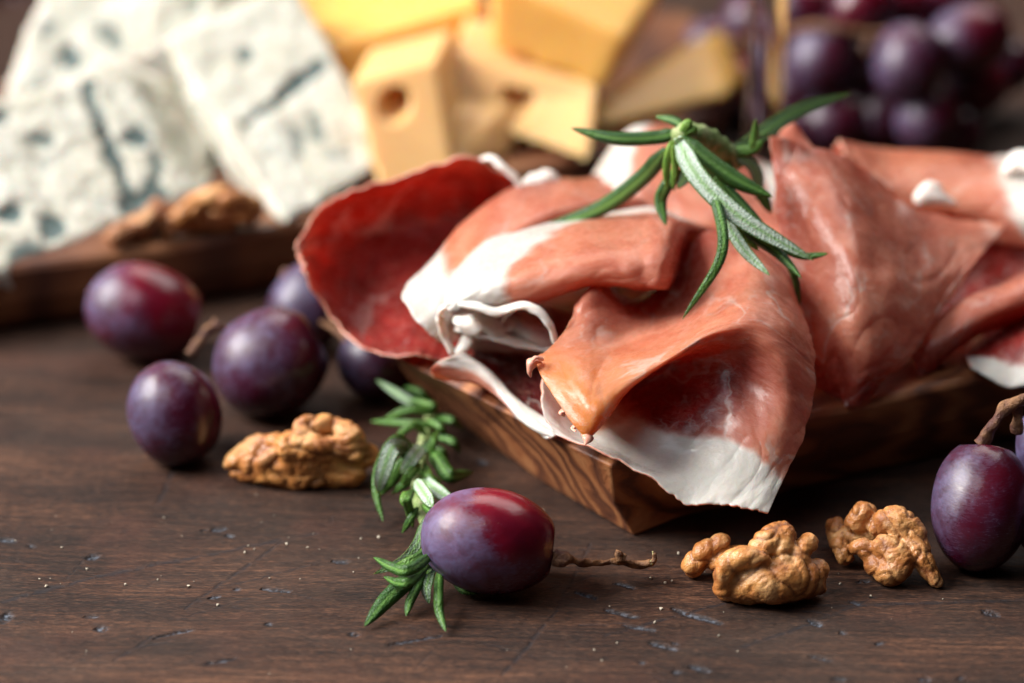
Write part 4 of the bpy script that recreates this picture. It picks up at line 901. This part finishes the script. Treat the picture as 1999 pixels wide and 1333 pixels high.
walnut('walnut_kernel', [
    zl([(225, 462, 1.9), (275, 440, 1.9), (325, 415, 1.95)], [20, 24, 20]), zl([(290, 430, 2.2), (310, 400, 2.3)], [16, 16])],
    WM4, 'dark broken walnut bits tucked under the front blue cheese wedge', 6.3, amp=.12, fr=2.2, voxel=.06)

# ------------------------------------------------------------------ cheeses on the back board
BL = blue_mat(); YL = yellow_mat(); PC = pale_cheese_mat()
def cheese(name, front, dv, mat, label, cat, rnd=.25, rough=0.0, seed=0, marks=(), holes=(), voxel=.13, group=None):
    f = [p_(t) for t in front]; V, Nn, Fc = dense_block(f, dv, rnd, voxel, rough, seed, holes)
    at = None
    if mat is BL:
        px, py = proj(V); wb = np.array([noise.noise(Vector(p) * 2.2) * 11 + noise.noise(Vector(p) * 6) * 8 for p in V]); m = np.zeros(len(V)); front_ok = Nn[:, 1] < .3
        for (x0, y0, x1, y1, w, s) in marks:
            dx, dy = x1 - x0, y1 - y0; L = dx * dx + dy * dy + 1e-6
            t = np.clip(((px - x0) * dx + (py - y0) * dy) / L, 0, 1); d = np.hypot(px - x0 - t * dx, py - y0 - t * dy) + wb
            v = np.clip(1 - (d - w * .7) / w, 0, 1) * min(1.2, s * 1.4) * front_ok; m = np.maximum(m, v)
            V = V - Nn * (v * .08)[:, None]
        at = {'mold': m}
    o = mkobj(name, V, Fc, mat, attrs=at); return tag(o, label, cat, group)
GB = 'blue cheese wedges on the back board'; GY = 'yellow cheese pieces on the back board'
cheese('blue_cheese', [(-60, 200, 63.2), (236, 128, 66), (366, 372, 0, 1.75), (-80, 560, 0, 1.6)], (1.3, 1.5, -.9), BL, 'nearest large white wedge of blue cheese with a long dark vein', 'blue cheese', .22, .07, 1,
       [(172, 165, 205, 260, 10, 1), (205, 260, 235, 340, 10, 1), (235, 340, 262, 390, 11, 1), (262, 262, 275, 268, 16, .95), (70, 265, 92, 270, 12, .6), (295, 370, 312, 380, 18, .8), (100, 440, 102, 445, 20, 1.1), (15, 415, 20, 418, 16, .9),
        (60, 490, 40, 500, 22, .5), (88, 310, 86, 330, 16, .3), (250, 395, 265, 400, 18, .6), (215, 180, 218, 184, 9, .3), (180, 350, 190, 352, 12, .3), (-10, 220, 5, 225, 10, .5), (300, 300, 312, 330, 14, .5)], group=GB, voxel=.09)
cheese('blue_cheese', [(90, -60, 70), (318, -50, 70), (330, 260, 0, 1.7), (-40, 290, 0, 1.6)], (1, 3, 0), BL, 'greyish white blue cheese piece behind the nearest wedge at the left', 'blue cheese', .3, .07, 2,
       [(135, 112, 142, 116, 18, .7), (205, 60, 235, 85, 16, .45), (100, 50, 95, 60, 16, .4), (85, 175, 95, 185, 18, .3), (160, 10, 175, 20, 16, .3)], group=GB)
cheese('blue_cheese', [(285, -70, 69.5), (430, -70, 69.5), (445, 240, 67.6), (262, 240, 67.6)], (1, 2, 0), BL, 'pale blue cheese piece furthest back, between the two large wedges', 'blue cheese', .25, .06, 3, [(370, 20, 385, 5, 12, .4)], group=GB)
cheese('blue_cheese', [(244, 122, 65.5), (340, 70, 66.8), (425, 300, 65.2), (365, 345, 0, 1.8)], (.9, 2, .1), BL, 'narrow creamy yellow slab of blue cheese squeezed between the two large wedges', 'blue cheese', .2, .05, 4, [], group=GB)
cheese('blue_cheese', [(322, 80, 66.5), (570, -50, 68.8), (765, 312, 0, 2.0), (556, 436, 0, 1.72)], (-.5, 1.5, -1.0), BL, 'tilted white blue cheese block with one straight dark slash, beside the yellow cheese', 'blue cheese', .18, .06, 5,
       [(478, 243, 560, 180, 7, 1), (560, 180, 625, 128, 11, 1.1), (478, 103, 482, 108, 12, .5), (612, 232, 625, 262, 13, .45), (575, 250, 592, 300, 13, .45), (650, 300, 680, 300, 12, .35), (720, 275, 745, 300, 12, .4)], group=GB, voxel=.09)
cheese('yellow_cheese', [(616, 98, 68), (942, 0, 70), (948, 62, 69.8), (676, 172, 67.8)], (-1.6, 6, .2), YL, 'large flat yellow cheese piece on top, above the holed cube', 'cheese', .15, group=GY)
cheese('yellow_cheese', [(684, 160, 65.0), (850, 118, 65.6), (888, 350, 0, 1.6), (738, 372, 0, 1.6)], (.35, 2.6, 0), PC, 'upright pale yellow cheese block with one round hole, right of the tilted blue cheese', 'cheese', .13,
       holes=[(.42, .30, .38)], voxel=.08, group=GY)
cheese('yellow_cheese', [(884, 97, 67.5), (1165, 176, 67.0), (1150, 318, 0, 1.62), (884, 226, 66.5)], (.3, 2.4, .2), PC, 'wide pale cheese slab with a hole, under the rounded yellow piece', 'cheese', .15, holes=[(.46, .52, .42)], voxel=.08, group=GY)
cheese('yellow_cheese', [(950, -50, 68.2), (1228, 72, 67.8), (1180, 186, 67.2), (952, 92, 67.6)], (1.3, 4.2, .5), YL, 'thick yellow cheese piece with a rounded pale end at the top centre', 'cheese', .3, group=GY)
cheese('yellow_cheese', [(1155, 205, 67.7), (1380, 78, 71.2), (1428, 200, 0, 1.7), (1160, 268, 0, 1.7)], (.6, 1.6, 0), YL, 'finger shaped yellow cheese stick slanting towards the wine glass', 'cheese', .28, group=GY)
cheese('yellow_cheese', [(872, 212, 66.0), (960, 230, 65.6), (985, 312, 0, 1.6), (880, 335, 0, 1.6)], (.6, 1.4, 0), PC, 'small pale cheese cube low down beside the holed block', 'cheese', .12, group=GY)

# ------------------------------------------------------------------ wine glass (bowl above the picture)
gm, nt, b = newmat('clear_glass'); b.inputs['Transmission Weight'].default_value = 1; b.inputs['Roughness'].default_value = .02; b.inputs['IOR'].default_value = 1.5
gc = Vector((5.92, 63.4, 0))
gl = root('wine_glass', gc, 'clear wine glass behind the ham, only its stem in view', 'wine glass')
def lathe(name, prof, mat, parent, k=64):
    V = [(gc.x + r * math.cos(2 * math.pi * j / k), gc.y + r * math.sin(2 * math.pi * j / k), zz) for r, zz in prof for j in range(k)]
    n = len(prof); Fc = [(i * k + j, i * k + (j + 1) % k, (i + 1) * k + (j + 1) % k, (i + 1) * k + j) for i in range(n - 1) for j in range(k)]
    Fc.append(tuple(range(k))[::-1]); Fc.append(tuple((n - 1) * k + j for j in range(k)))
    return mkobj(name, V, Fc, mat, parent=parent)
lathe('foot', [(2.7, .01), (2.75, .06), (2.6, .12), (1.8, .2), (1.0, .38), (.7, .6)], gm, gl)
lathe('stem', [(.69, .605), (.58, .9), (.48, 1.6), (.44, 3), (.44, 5), (.46, 6.4), (.6, 7.2)], gm, gl)
lathe('bowl', [(.6, 7.21), (1.6, 7.8), (2.9, 9.2), (3.5, 11.2), (3.4, 13.5), (2.9, 16), (2.8, 16), (3.3, 13.5), (3.4, 11.2), (2.8, 9.4), (1.5, 8.1), (.1, 7.6)], gm, gl)

# ------------------------------------------------------------------ crumbs and salt specks
cm, nt, b = newmat('crumb'); b.inputs['Base Color'].default_value = (.50, .43, .33, 1); b.inputs['Roughness'].default_value = .5
V = []; Fc = []
spots = [(425, 1182), (690, 1118), (600, 1070), (705, 1052), (612, 1042), (355, 1047), (320, 1012), (560, 1063), (478, 1080), (485, 1066), (497, 1073), (526, 1130), (308, 1132), (170, 1112),
         (78, 1132), (98, 1130), (118, 1140), (90, 1146), (368, 1146), (245, 1142), (1190, 1185), (1312, 1135), (1298, 1138), (1278, 1217), (1205, 1255), (1160, 1270), (1403, 1243), (1624, 1187), (1640, 1140), (1440, 1272),
         (1290, 1190), (700, 1090), (740, 1050), (1060, 1000), (1175, 1290), (120, 1070), (1840, 1170), (1500, 1180), (30, 1055), (1700, 1165), (1270, 1130), (1325, 1082)]
for k in range(35): spots.append((random.uniform(0, 1999), random.uniform(960, 1330)))
for i, (x, y) in enumerate(spots):
    p = Uz(x, y, 0); r = random.uniform(.012, .036) if i < 42 else random.uniform(.006, .014)
    bm = bmesh.new(); bmesh.ops.create_icosphere(bm, subdivisions=1, radius=r)
    o0 = len(V)
    for v in bm.verts: V.append(p + v.co * random.uniform(.45, 1.4) + Vector((0, 0, r * .6)))
    for f in bm.faces: Fc.append([o0 + v.index for v in f.verts])
    bm.free()
tag(mkobj('crumbs', V, Fc, cm, smooth=False), 'pale crumbs and salt specks scattered over the dark table', 'crumbs', kind='stuff')

for o in bpy.data.objects:
    if '_b' in o: del o['_b']
# ------------------------------------------------------------------ light, world, camera
def area(name, loc, tgt, sx, sy, power, col):
    l = bpy.data.lights.new(name, 'AREA'); l.shape = 'RECTANGLE'; l.size = sx * CM; l.size_y = sy * CM; l.energy = power; l.color = col
    o = bpy.data.objects.new(name, l); COL.objects.link(o); o.location = Vector(loc) * CM
    o.rotation_euler = (Vector(tgt) - Vector(loc)).to_track_quat('-Z', 'Y').to_euler(); return o
area('key_light', (-108, 52, 92), (0, 56, 2), 80, 75, 60, (1, .975, .94))  # unseen key lamp at the left, where highlights and shadows place it
area('added_front_fill', (-30, 10, 92), (0, 55, 2), 50, 50, 2.8, (.84, .90, 1))  # added weak cool fill at front left, no visible source
area('added_back_light', (26, 122, 100), (2, 54, 2), 120, 80, 10, (1, .98, .95))  # added behind the pile for sheen and glow through the ham, unseen
w = bpy.data.worlds.new('World'); SC.world = w; w.use_nodes = True
w.node_tree.nodes['Background'].inputs[0].default_value = (.55, .6, .7, 1); w.node_tree.nodes['Background'].inputs[1].default_value = .014
cam = bpy.data.cameras.new('camera'); co = bpy.data.objects.new('camera', cam); COL.objects.link(co); SC.camera = co
co.location = (0, 0, H * CM); co.rotation_euler = (math.radians(90) - TH, 0, 0)
cam.lens = F / 1999 * 36; cam.sensor_width = 36; cam.clip_start = .02; cam.clip_end = 20
fp = U(1250, 800, 47.8); cam.dof.use_dof = True
cam.dof.focus_distance = ((fp.y) * ct - (fp.z - H) * st) * CM; cam.dof.aperture_fstop = 7.0; cam.dof.aperture_blades = 0
SC.view_settings.view_transform = 'Standard'; SC.view_settings.look = 'None'; SC.view_settings.exposure = 0; SC.view_settings.gamma = 1
SC.cycles.max_bounces = 10; SC.cycles.transmission_bounces = 8; SC.cycles.diffuse_bounces = 5
